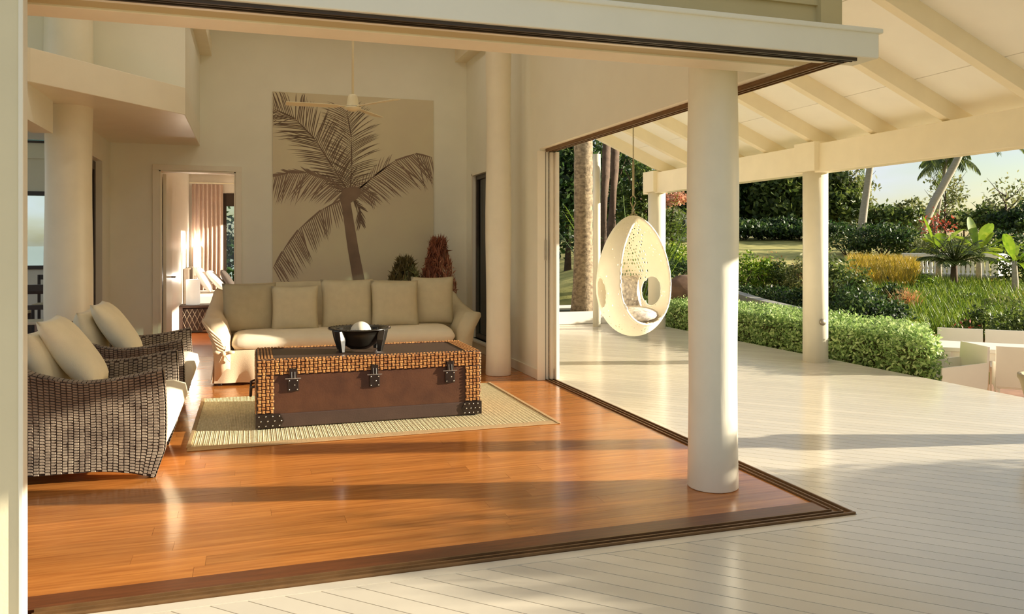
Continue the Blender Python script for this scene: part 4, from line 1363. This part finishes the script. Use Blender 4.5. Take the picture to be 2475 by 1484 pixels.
field('golden_grass', 'tall golden ornamental grass on the crest of the slope', 'gold', (2055, 2215), (18.8, 27), 9000, .62, .022)
field('green_grass', 'long bright green grass covering the garden slope', 'ggrass', (2085, 2560), (14.2, 21.5), 15000, .42, .018)
field('lower_grass', 'shorter green grass behind the white table', 'ggrass', (2120, 2500), (11.8, 14.2), 5000, .32, .016)
field('dry_grass', 'yellow flowering groundcover right of the white balustrade', 'gold', (2395, 2520), (17, 22), 2200, .28, .03)
for i, (px, d, n_, ln, mt, lab) in enumerate((
        (2205, 13.2, 260, .5, 'straw', 'straw coloured strappy clump nearest the end of the clipped hedge'),
        (2262, 12.6, 240, .45, 'straw', 'straw coloured strappy clump behind the left white dining chair'),
        (2310, 12.9, 260, .5, 'gold', 'yellow green strappy clump behind the left white dining chair'),
        (2345, 13.4, 240, .5, 'straw', 'straw coloured strappy clump between the two far dining chairs'),
        (2190, 16.5, 220, .5, 'straw', 'dry flowering clump halfway up the grassy slope'),
        (1858, 21, 160, .6, 'straw', 'dry flower stems above the bright leafy bushes'),
        (1930, 20, 120, .6, 'straw', 'dry flower stems left of the verandah post with the socket'))):
    x, y = P(px, d)
    t = thing('strappy_plant', lab, 'plant', (x, y, gz(x, y)))
    a = rng.uniform(0, 2 * PI, n_); rr = np.sqrt(rng.uniform(0, 1, n_)) * .22
    blades_obj('leaves', np.stack([rr * np.cos(a), rr * np.sin(a), np.zeros(n_)], 1), ln, .022, L[mt], t, .5, .4, 'stuff')
    hp = rng.normal(0, .12, (30, 3)) + np.array([0, 0, ln * .95])
    leaf_obj('flower_heads', hp, .06, L['red'] if i in (1, 3) else L['straw'], t, asp=.7, kind='stuff')


# --- palms
def palm_frond(az, el, length, droop, mat, parent, nl=34, lw=.05, ll=.5, base=(0, 0, 0), hang=.5):
    f = MB()
    pts = []
    n_ = 10
    for i in range(n_ + 1):
        t_ = i / n_
        r_ = length * t_ * math.cos(el) * (1 - .18 * t_ * t_ * droop)
        z = length * (t_ * math.sin(el) - droop * .55 * t_ * t_)
        pts.append(Vector((base[0] + r_ * math.cos(az), base[1] + r_ * math.sin(az), base[2] + z)))
    f.tube(pts, [lw * .45 * (1 - .85 * i / n_) + .003 for i in range(n_ + 1)], 4)
    side = Vector((-math.sin(az), math.cos(az), 0))
    for k in range(nl):
        t_ = .12 + .86 * (k + .5) / nl
        i = min(int(t_ * n_), n_ - 1); u = t_ * n_ - i
        p = pts[i].lerp(pts[i + 1], u)
        tg = (pts[i + 1] - pts[i]).normalized()
        le = ll * math.sin(PI * min(.95, .15 + .8 * t_)) ** .6
        for s_ in (-1, 1):
            dr = (side * s_ * .8 + tg * .6 + Vector((0, 0, -hang * random.uniform(.6, 1.2)))).normalized()
            w = dr.cross(Vector((0, 0, 1)))
            w = (w.normalized() if w.length > .01 else tg) * lw * .5
            m_ = p + dr * le * .55
            e_ = p + dr * le + Vector((0, 0, -.18 * le * hang))
            f.add([p - w * .6, p + w * .6, m_ + w, m_ - w, e_], [(0, 1, 2, 3), (3, 2, 4)])
    me = f.mesh('frond')
    at = me.attributes.new('tint', 'FLOAT', 'FACE')
    at.data.foreach_set('value', rng.uniform(0, 1, len(me.polygons)).astype(np.float32))
    return link('frond', me, mat, parent)


def palm(base_px, base_py, top_px, top_py, d, r0, label, nf=12, fl_=3.2, bark='bark_l', dd=0, ll=.55):
    x, y = P(base_px, d)
    x2, y2 = P(top_px, d + dd)
    z0, z2 = gz(x, y), Z(top_py, d + dd)
    t = thing('palm_tree', label, 'palm tree', (x, y, z0))
    tp = Vector((x2 - x, y2 - y, z2 - z0))
    pts = [Vector((0, 0, -.2)), tp * .12 - Vector((tp.x * .05, tp.y * .05, 0)), tp * .35 - Vector((tp.x * .06, tp.y * .06, 0)), tp * .7, tp]
    MB().tube(pts, [r0 * 1.5, r0 * 1.12, r0, r0 * .85, r0 * .75], 12).build('trunk', M[bark], t, True)
    for k in range(nf):
        az = 2 * PI * k / nf + .3 * math.sin(k * 3.1)
        palm_frond(az, .75 - .95 * ((k * 5) % nf) / nf, fl_ * random.uniform(.85, 1.1), .9 + .3 * random.random(), L['palm'], t, 26, .07, ll, tuple(tp), .9)
    return t


palm(2078, 602, 2112, 330, 36, .17, 'tall palm with a straight pale trunk at the edge of the lawn', 11, 3.0)
palm(2222, 505, 2345, 320, 44, .22, 'palm with a thick pale trunk leaning to the right over the garden', 11, 3.2)
palm(2258, 505, 2288, 384, 50, .12, 'slender palm whose drooping crown shows under the verandah beam', 11, 2.3, ll=.7)
# big rough trunk in the planter, slender trunks behind
px_, py_ = P(1410, 15.0)
t = thing('palm_tree', 'thick rough barked palm trunk in the white planter', 'palm tree', (px_, py_, .18))
prof = [(.27, -.15), (.235, .1), (.20, .5), (.18, 1.0)] + [(.172 + .008 * (i % 2), 1.0 + .16 * i) for i in range(1, 25)]
MB().lathe(prof, 20).build('trunk', M['bark'], t, True)
for k in range(10):
    palm_frond(2 * PI * k / 10, .7 - .8 * ((k * 3) % 10) / 10, 2.6, 1.0, L['palm'], t, 22, .07, .5, (0, 0, 4.9), .8)
for px, d, lab in ((1462, 19, 'slender dark tree trunk left of the hanging chair rope'), (1484, 19.5, 'slender dark tree trunk nearest the hanging chair rope')):
    x, y = P(px, d)
    t = thing('tree', lab, 'tree', (x, y, gz(x, y)))
    MB().tube([(-.25, .02, -.1), (-.08, 0, 1.5), (.02, 0, 3.0), (.1, 0, 5.2)], [.14, .115, .105, .09], 10).build('trunk', M['bark_d'], t, True)
    p, nr = crown_pts((.1, 0, 5.6), 1.2, 1.2, .9, 1400, 24, .25)
    leaf_obj('foliage', p, .18, L['dark'], t, nrm=nr, kind='stuff')
# clustering bamboo-like palm behind the chair rope
x, y = P(1532, 18)
t = thing('cane_palm', 'upright green cane palm behind the hanging chair rope', 'palm', (x, y, gz(x, y)))
for k in range(16):
    a = k * 2.399
    palm_frond(a, 1.15 - .03 * (k % 5), 3.2 + .1 * (k % 4), .25, L['bright'] if k % 3 else L['dark'], t, 24, .045, .42, (.25 * math.cos(a), .25 * math.sin(a), .2 * (k % 3)), .5)
# blossoming shrub
x, y = P(1628, 24)
t = thing('flowering_tree', 'pale pink blossoming tree behind the far verandah post', 'tree', (x, y, gz(x, y)))
h = Z(482, 24) - gz(x, y)
p, nr = crown_pts((0, 0, h), .38, .38, .24, 900, 16, .3)
leaf_obj('blossom', p, .085, L['pink'], t, nrm=nr, asp=.8, kind='stuff')
p, nr = crown_pts((-.1, 0, h - .85), .5, .5, .55, 900, 18, .3)
leaf_obj('foliage', p, .16, L['mid'], t, nrm=nr, asp=.3, kind='stuff')
MB().tube([(0, 0, -.1), (-.06, 0, h * .5), (0, 0, h)], [.08, .06, .03], 8).build('trunk', M['bark_d'], t, True)

# arching cycad-like palm and bananas before the balustrade
x, y = P(2306, 20)
t = thing('garden_palm', 'bushy garden palm with arching fronds in front of the white balustrade', 'palm', (x, y, gz(x, y)))
zc = Z(640, 20) - gz(x, y)
MB().tube([(0, 0, -.1), (0, 0, zc * .6), (0, 0, zc)], [.1, .085, .07], 10).build('trunk', M['bark_d'], t, True)
for k in range(30):
    palm_frond(2 * PI * k / 30 + .2 * math.sin(k * 2), 1.35 - 1.0 * ((k * 7) % 30) / 30, 1.1 + .15 * (k % 3), .7, L['palm'], t, 24, .034, .30, (0, 0, zc), .45)


def banana(px, d, leaves, label):
    x, y = P(px, d)
    g0 = gz(x, y)
    t = thing('banana_plant', label, 'banana plant', (x, y, g0))
    MB().tube([(0, 0, -.1), (.02, 0, .5), (0, 0, 1.0)], [.09, .075, .05], 10).build('stem', M['bark_l'], t, True)
    for (az, el, ln, w, dr) in leaves + [(l_[0] + .6, l_[1] * .7, l_[2] * .85, l_[3] * .8, l_[4] + .25) for l_ in leaves[:4]]:
        n_ = 9
        secs = []
        for i in range(n_ + 1):
            t_ = i / n_
            r_ = ln * t_ * math.cos(el); z = .85 + ln * (t_ * math.sin(el) - dr * t_ * t_)
            c_ = Vector((r_ * math.cos(az), r_ * math.sin(az), z))
            sv = Vector((-math.sin(az), math.cos(az), 0)) * w * .4 * (.06 if t_ < .25 else math.sin(PI * min(1, (t_ - .2) / .82)) ** .6 + .02)
            up = Vector((0, 0, .35)) * sv.length
            secs.append([c_ - sv + up, c_ - sv * .5 + up * .3, c_, c_ + sv * .5 + up * .3, c_ + sv + up])
        f = MB().sections(secs, closed=False, caps=False)
        me = f.mesh('leaf')
        at = me.attributes.new('tint', 'FLOAT', 'FACE')
        at.data.foreach_set('value', (rng.uniform(0, .5, len(me.polygons)) + .4 * random.random()).astype(np.float32))
        link('leaf', me, L['banana'], t, True)
    return t


banana(2268, 22, [(2.6, 1.25, 1.25, .36, .1), (-.4, 1.0, 1.3, .38, .3), (1.2, .9, 1.2, .36, .3), (4.0, .9, 1.2, .36, .3), (5.2, .7, 1.1, .34, .4)], 'banana plant with a pointed upright leaf under the leaning palm')
banana(2365, 23, [(.2, 1.1, 1.35, .5, .2), (2.8, .9, 1.25, .46, .35), (4.4, 1.0, 1.2, .4, .3), (5.4, .8, 1.3, .44, .3), (1.5, 1.3, 1.3, .4, .1)], 'banana plant with broad yellow green leaves left of the far right one')
banana(2452, 19, [(3.4, 1.15, 1.1, .32, .2), (-.3, .7, 1.2, .4, .45), (.8, .9, 1.1, .36, .3), (4.6, .8, 1.1, .4, .45), (2.4, .8, 1.0, .34, .4)], 'banana plant with drooping leaves behind the end of the balustrade')

# --- balustrade
bx0, by0 = P(2185, 27.5)
bx1, by1 = P(2412, 25.5)
ang = math.atan2(by1 - by0, bx1 - bx0)
Lb = math.hypot(bx1 - bx0, by1 - by0)
zb = Z(690, 26.4)
bal = thing('balustrade', 'white garden balustrade with arched openings on a pale plinth', 'balustrade', (bx0, by0, zb), ang)
hb = Z(612, 26.4) - zb
MB().box(-.1, Lb + .12, -.18, .18, -.8, .30).box(-.16, Lb + .2, -.24, .24, .28, .34).build('plinth', M['stone'], bal, bevel=.01)
MB().box(-.05, Lb + .06, -.12, .12, hb - .14, hb).build('top_rail', M['white'], bal, bevel=.02)
MB().box(Lb - .16, Lb + .04, -.11, .11, .34, hb - .14).build('end_post', M['white'], bal, bevel=.015)
MB().box(0, .2, -.11, .11, .34, hb - .14).build('end_post', M['white'], bal, bevel=.015)
nb = 17
for i in range(nb):
    xx = .3 + (Lb - .6) * i / (nb - 1)
    MB().lathe([(.07, .34), (.07, .40), (.04, .44), (.062, .56), (.04, .74), (.062, hb - .20), (.07, hb - .14)], 10, (xx, 0, 0)).build('baluster', M['white'], bal, True)
MB().box(Lb - .04, Lb + .04, .1, 2.2, .34, hb).build('return_wall', M['white'], bal, bevel=.01)

# --- stone kerb, rock, planter, house
kp = [(8.86, 10.6), (8.98, 11.6), (9.12, 12.8), (9.3, 13.9), (9.45, 15.4), (9.3, 17.5), (8.7, 19.5)]
kb = MB()
secs = []
for i, (x, y) in enumerate(kp):
    a, b = kp[max(i - 1, 0)], kp[min(i + 1, len(kp) - 1)]
    dx, dy = b[0] - a[0], b[1] - a[1]
    q_ = math.hypot(dx, dy)
    nx_, ny_ = -dy / q_ * .11, dx / q_ * .11
    zt = [.30, .36, .42, .50, .55, .62, .68][i]
    secs.append([(x - nx_, y - ny_, -.7), (x + nx_, y + ny_, -.7), (x + nx_, y + ny_, zt), (x - nx_, y - ny_, zt)])
kb.sections(secs)
tag(kb.build('stone_kerb', M['stone'], None, fix=True), 'low grey stone kerb curving behind the clipped hedge', 'kerb')
x, y = P(1648, 15.4)
rk = MB().ball((0, 0, 0), .45, 14, 9, 1.1, .9, .95)
rk.v = [(a * (1 + .12 * math.sin(b * 9 + c_ * 7)), b * (1 + .1 * math.sin(a * 8)), c_ * (1 + .1 * math.sin(a * 6 + b * 5))) for a, b, c_ in rk.v]
tag(rk.build('boulder', M['rock'], None, True, loc=(x, y, .42)), 'brown boulder between the hanging chair and the thick corner column', 'rock')
plt = thing('planter', 'long low white planter kerb at the far end of the deck', 'planter', (0, 0, 0))
MB().box(3.3, 6.62, 13.42, 13.56, 0, .22).box(3.3, 6.62, 14.9, 15.04, -.6, .22).box(6.5, 6.62, 13.56, 14.9, -.6, .22).box(3.3, 3.42, 13.56, 14.9, -.6, .22).build('kerb', M['white'], plt, bevel=.008)
MB().box(3.42, 6.5, 13.56, 14.9, -.6, .17).build('earth', M['soil'], plt)
hx, hy = P(1627, 42)
hs = thing('white_house', 'small white gabled house beyond the bright green bush', 'house', (hx, hy, gz(hx, hy)), -.5)
HW = .85
MB().box(-HW, HW, -.9, 2.2, -.3, 1.15).build('walls', M['white'], hs)
gb = MB().sections([[(-HW, -.89, 1.15), (HW, -.89, 1.15), (0, -.89, 1.75)], [(-HW, 2.19, 1.15), (HW, 2.19, 1.15), (0, 2.19, 1.75)]]).build('gable', M['white'], hs)
for s_ in (-1, 1):
    MB().sections([[(s_ * 1.0, -1.05, 1.03), (0, -1.05, 1.75), (0, -1.05, 1.83), (s_ * 1.05, -1.05, 1.08)], [(s_ * 1.0, 2.35, 1.03), (0, 2.35, 1.75), (0, 2.35, 1.83), (s_ * 1.05, 2.35, 1.08)]]).build('roof_slope', M['roofg'], hs, fix=True)
for xx in (-.5, .3):
    wd = MB().box(xx - .02, xx + .3, -.93, -.88, .2, 1.0).build('window', M['frame'], hs)
    MB().box(xx + .03, xx + .25, -.94, -.925, .26, .94).build('pane', M['dglass'], wd)
MB().box(HW - .01, HW + .03, -.3, .3, .1, .95).build('window', M['frame'], hs)

# --- white outdoor dining set on the lower terrace
tbl = thing('dining_table', 'white outdoor dining table on the lower terrace', 'table', (8.04, 7.68, -.55), -PI / 4)
MB().box(0, 1.95, 0, .78, .69, .74).build('tabletop', M['wplast'], tbl, bevel=.006)
MB().box(.02, 1.93, .02, .76, .60, .69).build('apron', M['wplast'], tbl)
for x in (.0, 1.82):
    for y in (0, .65):
        MB().box(x, x + .13, y, y + .13, 0, .69).build('leg', M['wplast'], tbl, bevel=.004)


def patio_chair(label, loc, rz):
    t = thing('patio_chair', label, 'chair', loc, rz, 'white chairs around the outdoor table')
    MB().sections([[(-.24, -.27, .86), (-.27, -.27, .86), (-.24, -.27, .40), (-.21, -.27, .40)], [(-.24, .27, .86), (-.27, .27, .86), (-.24, .27, .40), (-.21, .27, .40)]]).build('backrest', M['wplast'], t, bevel=.004, fix=True)
    MB().box(-.23, .27, -.25, .25, .38, .43).build('seat', M['wplast'], t, bevel=.006)
    for s_ in (-1, 1):
        y0, y1 = (s_ * .27, s_ * .25)
        MB().sections([[(-.25, y0, .68), (.27, y0, .62), (.27, y0, .36), (-.23, y0, .36)], [(-.25, y1, .68), (.27, y1, .62), (.27, y1, .36), (-.23, y1, .36)]]).build('side_panel', M['wplast'], t, fix=True)
    for x in (-.22, .24):
        for y in (-.24, .24):
            MB().box(x - .012, x + .012, y - .012, y + .012, 0, .38).build('leg', M['wplast'], t)
    return t


c1 = patio_chair('white outdoor chair across the table, nearest to the clipped hedge', (8.98, 8.22, -.55), PI * 1.25)
dup(c1, (9.38, 7.82, -.55), PI * 1.25, 'white outdoor chair across the table, second from the clipped hedge')
dup(c1, (7.66, 7.12, -.55), PI * .9, 'white outdoor chair seen from its side panel, between deck edge and table leg')
dup(c1, (8.32, 6.80, -.55), PI * .25, 'white outdoor chair with its large back turned to the deck, at the table')

# planter pot at the deck edge, half out of frame
pt = thing('tapered_planter', 'tapered taupe planter pot on the deck in front of the white chairs', 'planter', (5.715, 4.40, 0))
MB().lathe([(.12, 0), (.13, .02), (.20, .32), (.225, .42), (.24, .44), (.24, .47), (.215, .47), (.20, .42), (0, .40)], 28).build('pot', M['pot'], pt, True)
# ================================================================== HANGING EGG CHAIR
EX, EY, EZ, EH, ER = 4.14, 8.2, .415, 1.36, .415
eg = thing('hanging_chair', 'white open weave egg chair hanging from a verandah rafter', 'hanging chair', (EX, EY, EZ))
AZ0 = math.atan2(-.974, .229) - math.radians(5)


def egg_pt(u):
    """unit sphere direction -> egg surface point (local)"""
    cz_ = -u[2]
    k = 1 + .17 * cz_
    return Vector((u[0] * ER * k / 1.02, u[1] * ER * k / 1.02, EH * .5 * (1 + u[2])))


def azt(u):
    a = math.atan2(u[1], u[0]) - AZ0
    return (a + PI) % (2 * PI) - PI, .5 * (1 + u[2])


HOLES = [(0, .545, math.radians(55), .43), (math.radians(-100), .36, math.radians(20), .135), (math.radians(112), .36, math.radians(20), .13)]


def in_hole(u):
    a, t_ = azt(u)
    for a0, t0, da, dt in HOLES:
        w = (a - a0 + PI) % (2 * PI) - PI
        ex = 2.8 if da > .9 else 2
        if abs(w / da) ** ex + abs((t_ - t0) / dt) ** ex < 1: return True
    return False


bm = bmesh.new()
bmesh.ops.create_icosphere(bm, subdivisions=5, radius=1)
bm.verts.ensure_lookup_table()
rr_ = random.Random(4)
cen = {}
for f_ in bm.faces:
    c_ = f_.calc_center_median()
    c_ = c_ + Vector((rr_.uniform(-1, 1), rr_.uniform(-1, 1), rr_.uniform(-1, 1))) * .011
    cen[f_.index] = c_.normalized()
eb = MB()
for v_ in bm.verts:
    u = v_.co.normalized()
    if in_hole(u): continue
    n0 = u
    a_ = n0.cross(Vector((.3, .5, .8))).normalized(); b_ = n0.cross(a_)
    ring = sorted((cen[f_.index] for f_ in v_.link_faces), key=lambda c_: math.atan2(c_.dot(b_), c_.dot(a_)))
    pts = [egg_pt(c_) for c_ in ring]
    k_ = len(pts)
    mid = sum(pts, Vector()) / k_
    a__, t__ = azt(u)
    back_ = abs(a__) > math.radians(118) and t__ > .45
    if rr_.random() < (.66 if back_ else .16):
        h_ = rr_.uniform(.35, .72) if back_ else rr_.uniform(.22, .42)
        inn = [mid + (p_ - mid) * h_ * rr_.uniform(.75, 1.15) for p_ in pts]
        eb.add(pts + inn, [(i, (i + 1) % k_, k_ + (i + 1) % k_, k_ + i) for i in range(k_)])
    else:
        eb.add(pts, [tuple(range(k_))])
bm.free()
sh = eb.build('woven_shell', M['egg'], eg)
bm = bmesh.new(); bm.from_mesh(sh.data)
bmesh.ops.remove_doubles(bm, verts=bm.verts, dist=.0006)
bmesh.ops.recalc_face_normals(bm, faces=bm.faces)
bm.to_mesh(sh.data); bm.free()
so_ = sh.modifiers.new('s', 'SOLIDIFY'); so_.thickness = .016; so_.offset = 0
for i, (a0, t0, da, dt) in enumerate(HOLES):
    pts = []
    for k in range(49):
        q_ = 2 * PI * k / 48
        pw = 2 / 2.8 if i == 0 else 1
        cq, sq = math.cos(q_), math.sin(q_)
        a = AZ0 + a0 + da * math.copysign(abs(cq) ** pw, cq) * 1.02; t_ = t0 + dt * math.copysign(abs(sq) ** pw, sq) * 1.01
        z_ = 2 * t_ - 1; r_ = math.sqrt(max(0, 1 - z_ * z_))
        pts.append(egg_pt(Vector((r_ * math.cos(a), r_ * math.sin(a), z_))))
    MB().tube(pts, .016 if i == 0 else .011, 8, False).build('rim', M['egg'], eg, True)
MB().ball((0, 0, .24), .29, 20, 10, 1, 1, .34).build('seat_pad', M['pattern'], eg, True)
bp_ = link('back_pad', pillow_mesh(.5, .42, .14, seed=8), M['pattern'], eg, True)
bp_.location = (-.229 * -.0 + .0 - .03, .19, .47); bp_.rotation_euler = (-.2, 0, .2)
ct = Vector((0, 0, EH))
rp_ = MB()
rp_.tube([ct + Vector((-.02, 0, -.02)), ct + Vector((-.012, 0, .07)), ct + Vector((.028, 0, .15)), ct + Vector((.03, 0, .21)), ct + Vector((0, 0, .235))], .007, 6)
rp_.tube([ct + Vector((.02, .01, -.02)), ct + Vector((.012, .01, .07)), ct + Vector((-.028, .01, .15)), ct + Vector((-.03, .01, .21)), ct + Vector((0, 0, .235))], .007, 6)
rp_.tube([ct + Vector((-.045, 0, .0)), ct + Vector((0, .01, .035)), ct + Vector((.05, 0, .01))], .008, 6)
rp_.build('rope_loop', M['rope'], eg, True)
top_z = zr(EX) - EZ
MB().tube([ct + Vector((0, 0, .23)), ct + Vector((0, 0, .62))], .013, 8).build('rope_splice', M['rope'], eg, True)
MB().tube([ct + Vector((0, 0, .6)), Vector((0, 0, top_z))], .007, 8).build('rope', M['rope'], eg, True)

# ================================================================== BEDROOM
bd = thing('bed', 'white made bed with a grey upholstered headboard seen through the doorway', 'bed', (-1.12, 15.55, 0))
MB().box(0, .09, -.62, .72, 0, 1.03).build('headboard', M['headb'], bd, bevel=.02)
MB().box(.09, 2.1, -.6, .7, .05, .32).build('base', M['headb'], bd, bevel=.01)
MB().box(.09, 2.12, -.62, .72, .3, .58).build('mattress', M['bedding'], bd, bevel=.05, seg=4)
for (x, y, z, w, h, t_, tl, mt, lab, sd_) in ((-.80, 15.25, .83, .5, .5, .17, -.5, 'bedding', 'white bed pillow leaning nearest to the grey headboard', 21),
                                              (-.60, 15.27, .81, .5, .48, .16, -.75, 'bedding', 'white bed pillow in the middle of the bed head', 22),
                                              (-.40, 15.3, .80, .46, .46, .14, -.55, 'dkpill', 'charcoal bed pillow in front of the white ones', 23)):
    o = link('bed_pillow', pillow_mesh(w, h, t_, seed=sd_), M[mt], None, True)
    o.location = (x, y, z)
    o.rotation_mode = 'QUATERNION'
    o.rotation_quaternion = (Matrix.Rotation(tl, 3, 'Y') @ Matrix.Rotation(PI / 2, 3, 'Z')).to_quaternion()
    tag(o, lab, 'pillow')
bt = thing('bedside_table', 'dark cane bedside table with crossed rattan sides', 'side table', (-.85, 14.4, 0))
MB().box(-.28, .28, -.25, .25, .40, .44).build('top', M['cane'], bt, bevel=.008)
for x in (-.25, .25):
    for y in (-.22, .22):
        MB().box(x - .025, x + .025, y - .025, y + .025, 0, .40).build('leg', M['cane'], bt)
MB().box(-.24, .24, -.20, .21, .02, .39).build('basket', M['cane'], bt, bevel=.01)
xm = MB()
for k in range(6):
    x0 = -.24 + k * .08
    xm.tube([(x0, -.228, .03), (x0 + .08, -.228, .21), (x0, -.228, .38)], .006, 5).tube([(x0 + .08, -.232, .03), (x0, -.232, .21), (x0 + .08, -.232, .38)], .006, 5)
tag(xm.build('cane_lattice', M['cane_l'], bt, True), kind='stuff')
for (x, y, z, lab) in ((-.93, 14.4, .44, 'white cylindrical table lamp on the dark cane bedside table'),):
    lp_ = thing('table_lamp', lab, 'lamp', (x, y, z))
    MB().lathe([(.105, 0), (.112, .01), (.112, .41), (.105, .425), (.0, .425)], 28).build('shade', M['lamp'], lp_, True)
ts = thing('bedside_table', 'dark bedside table on the far side of the bed', 'side table', (-.88, 16.32, 0))
MB().box(-.2, .2, -.12, .12, .5, .54).build('top', M['cane'], ts)
for x in (-.17, .17):
    MB().box(x - .02, x + .02, -.1, .1, 0, .5).build('leg', M['cane'], ts)
lp_ = thing('table_lamp', 'tall white table lamp behind the grey headboard', 'lamp', (-.98, 16.32, .54))
MB().lathe([(.07, 0), (.07, .02), (.015, .04), (.015, .34)], 16).build('stand', M['brass'], lp_, True)
MB().lathe([(.07, .32), (.07, .86)], 20, caps=False).build('shade', M['lamp'], lp_, True)
for x_, y_, z_, e_ in ((-.98, 16.32, 1.36, 7.0), (-.93, 14.4, .90, 3.0)):
    ld = bpy.data.lights.new('bedside_bulb', 'POINT'); ld.energy = e_; ld.shadow_soft_size = .05; ld.color = (1, .93, .82)
    lo = bpy.data.objects.new('bulb', ld); COL.objects.link(lo); lo.location = (x_, y_, z_)
# curtain
cu = MB()
secs = []
for j in range(9):
    z = .03 + 2.58 * j / 8
    r_ = []
    for i in range(61):
        u = i / 60
        r_.append((-1.08 + .56 * u, 16.38 + .045 * math.sin(u * 46 + .4 * math.sin(j)) * (1 - .3 * j / 8), z))
    secs.append(r_)
cu.sections(secs, closed=False, caps=False)
cr_ = thing('curtain', 'rose coloured pleated curtain beside the bedroom window', 'curtain', (0, 0, 0))
cu.build('cloth', M['curtain'], cr_, True)
MB().tube([(-1.12, 16.36, 2.63), (1.6, 16.36, 2.63)], .012, 8).build('rail', M['fanw'], cr_)

# ================================================================== DINING ROOM
dt_ = thing('dining_table', 'dark dining table beyond the rough white column', 'table', (-3.35, 14.2, 0))
MB().box(-.9, .9, -.5, .5, .70, .75).build('tabletop', M['cane'], dt_, bevel=.006)
for x in (-.82, .82):
    for y in (-.42, .42):
        MB().box(x - .04, x + .04, y - .04, y + .04, 0, .70).build('leg', M['cane'], dt_)


def dchair(label, loc, rz):
    t = thing('dining_chair', label, 'chair', loc, rz, 'dark chairs in the dining room')
    MB().box(-.22, .22, -.22, .22, .43, .47).build('seat', M['pill'], t, bevel=.008)
    b = MB().box(-.22, -.18, -.2, .2, .86, .94)
    b.box(-.21, -.185, -.2, .2, .62, .68)
    b.build('backrest', M['frame'], t)
    for x in (-.2, .2):
        for y in (-.2, .2):
            MB().box(x - .02, x + .02, y - .02, y + .02, 0, .94 if x < 0 else .43).build('leg', M['frame'], t)
    return t


dc = dchair('dark dining chair nearest to the rough white column', (-2.62, 11.7, 0), PI / 2)
dup(dc, (-3.35, 13.35, 0), PI / 2, 'dark dining chair tucked under the dark dining table')
dup(dc, (-3.2, 15.05, 0), -PI / 2, 'dark dining chair on the far side of the dark dining table')

# foliage outside the bedroom window
tx, ty = .75, 18.9
t = thing('tree', 'dark leafy tree outside the bedroom window', 'tree', (tx, ty, gz(tx, ty)))
p, nr = crown_pts((0, 0, 1.9), 1.7, 1.1, 1.9, 4200, 60, .2, .35)
p[:, 2] = np.maximum(p[:, 2], .05)
leaf_obj('foliage', p, .17, L['dark'], t, nrm=nr, kind='stuff')
MB().tube([(0, 0, -.2), (.05, 0, 1.2), (0, 0, 2.4)], [.1, .07, .03], 8).build('trunk', M['bark_d'], t, True)
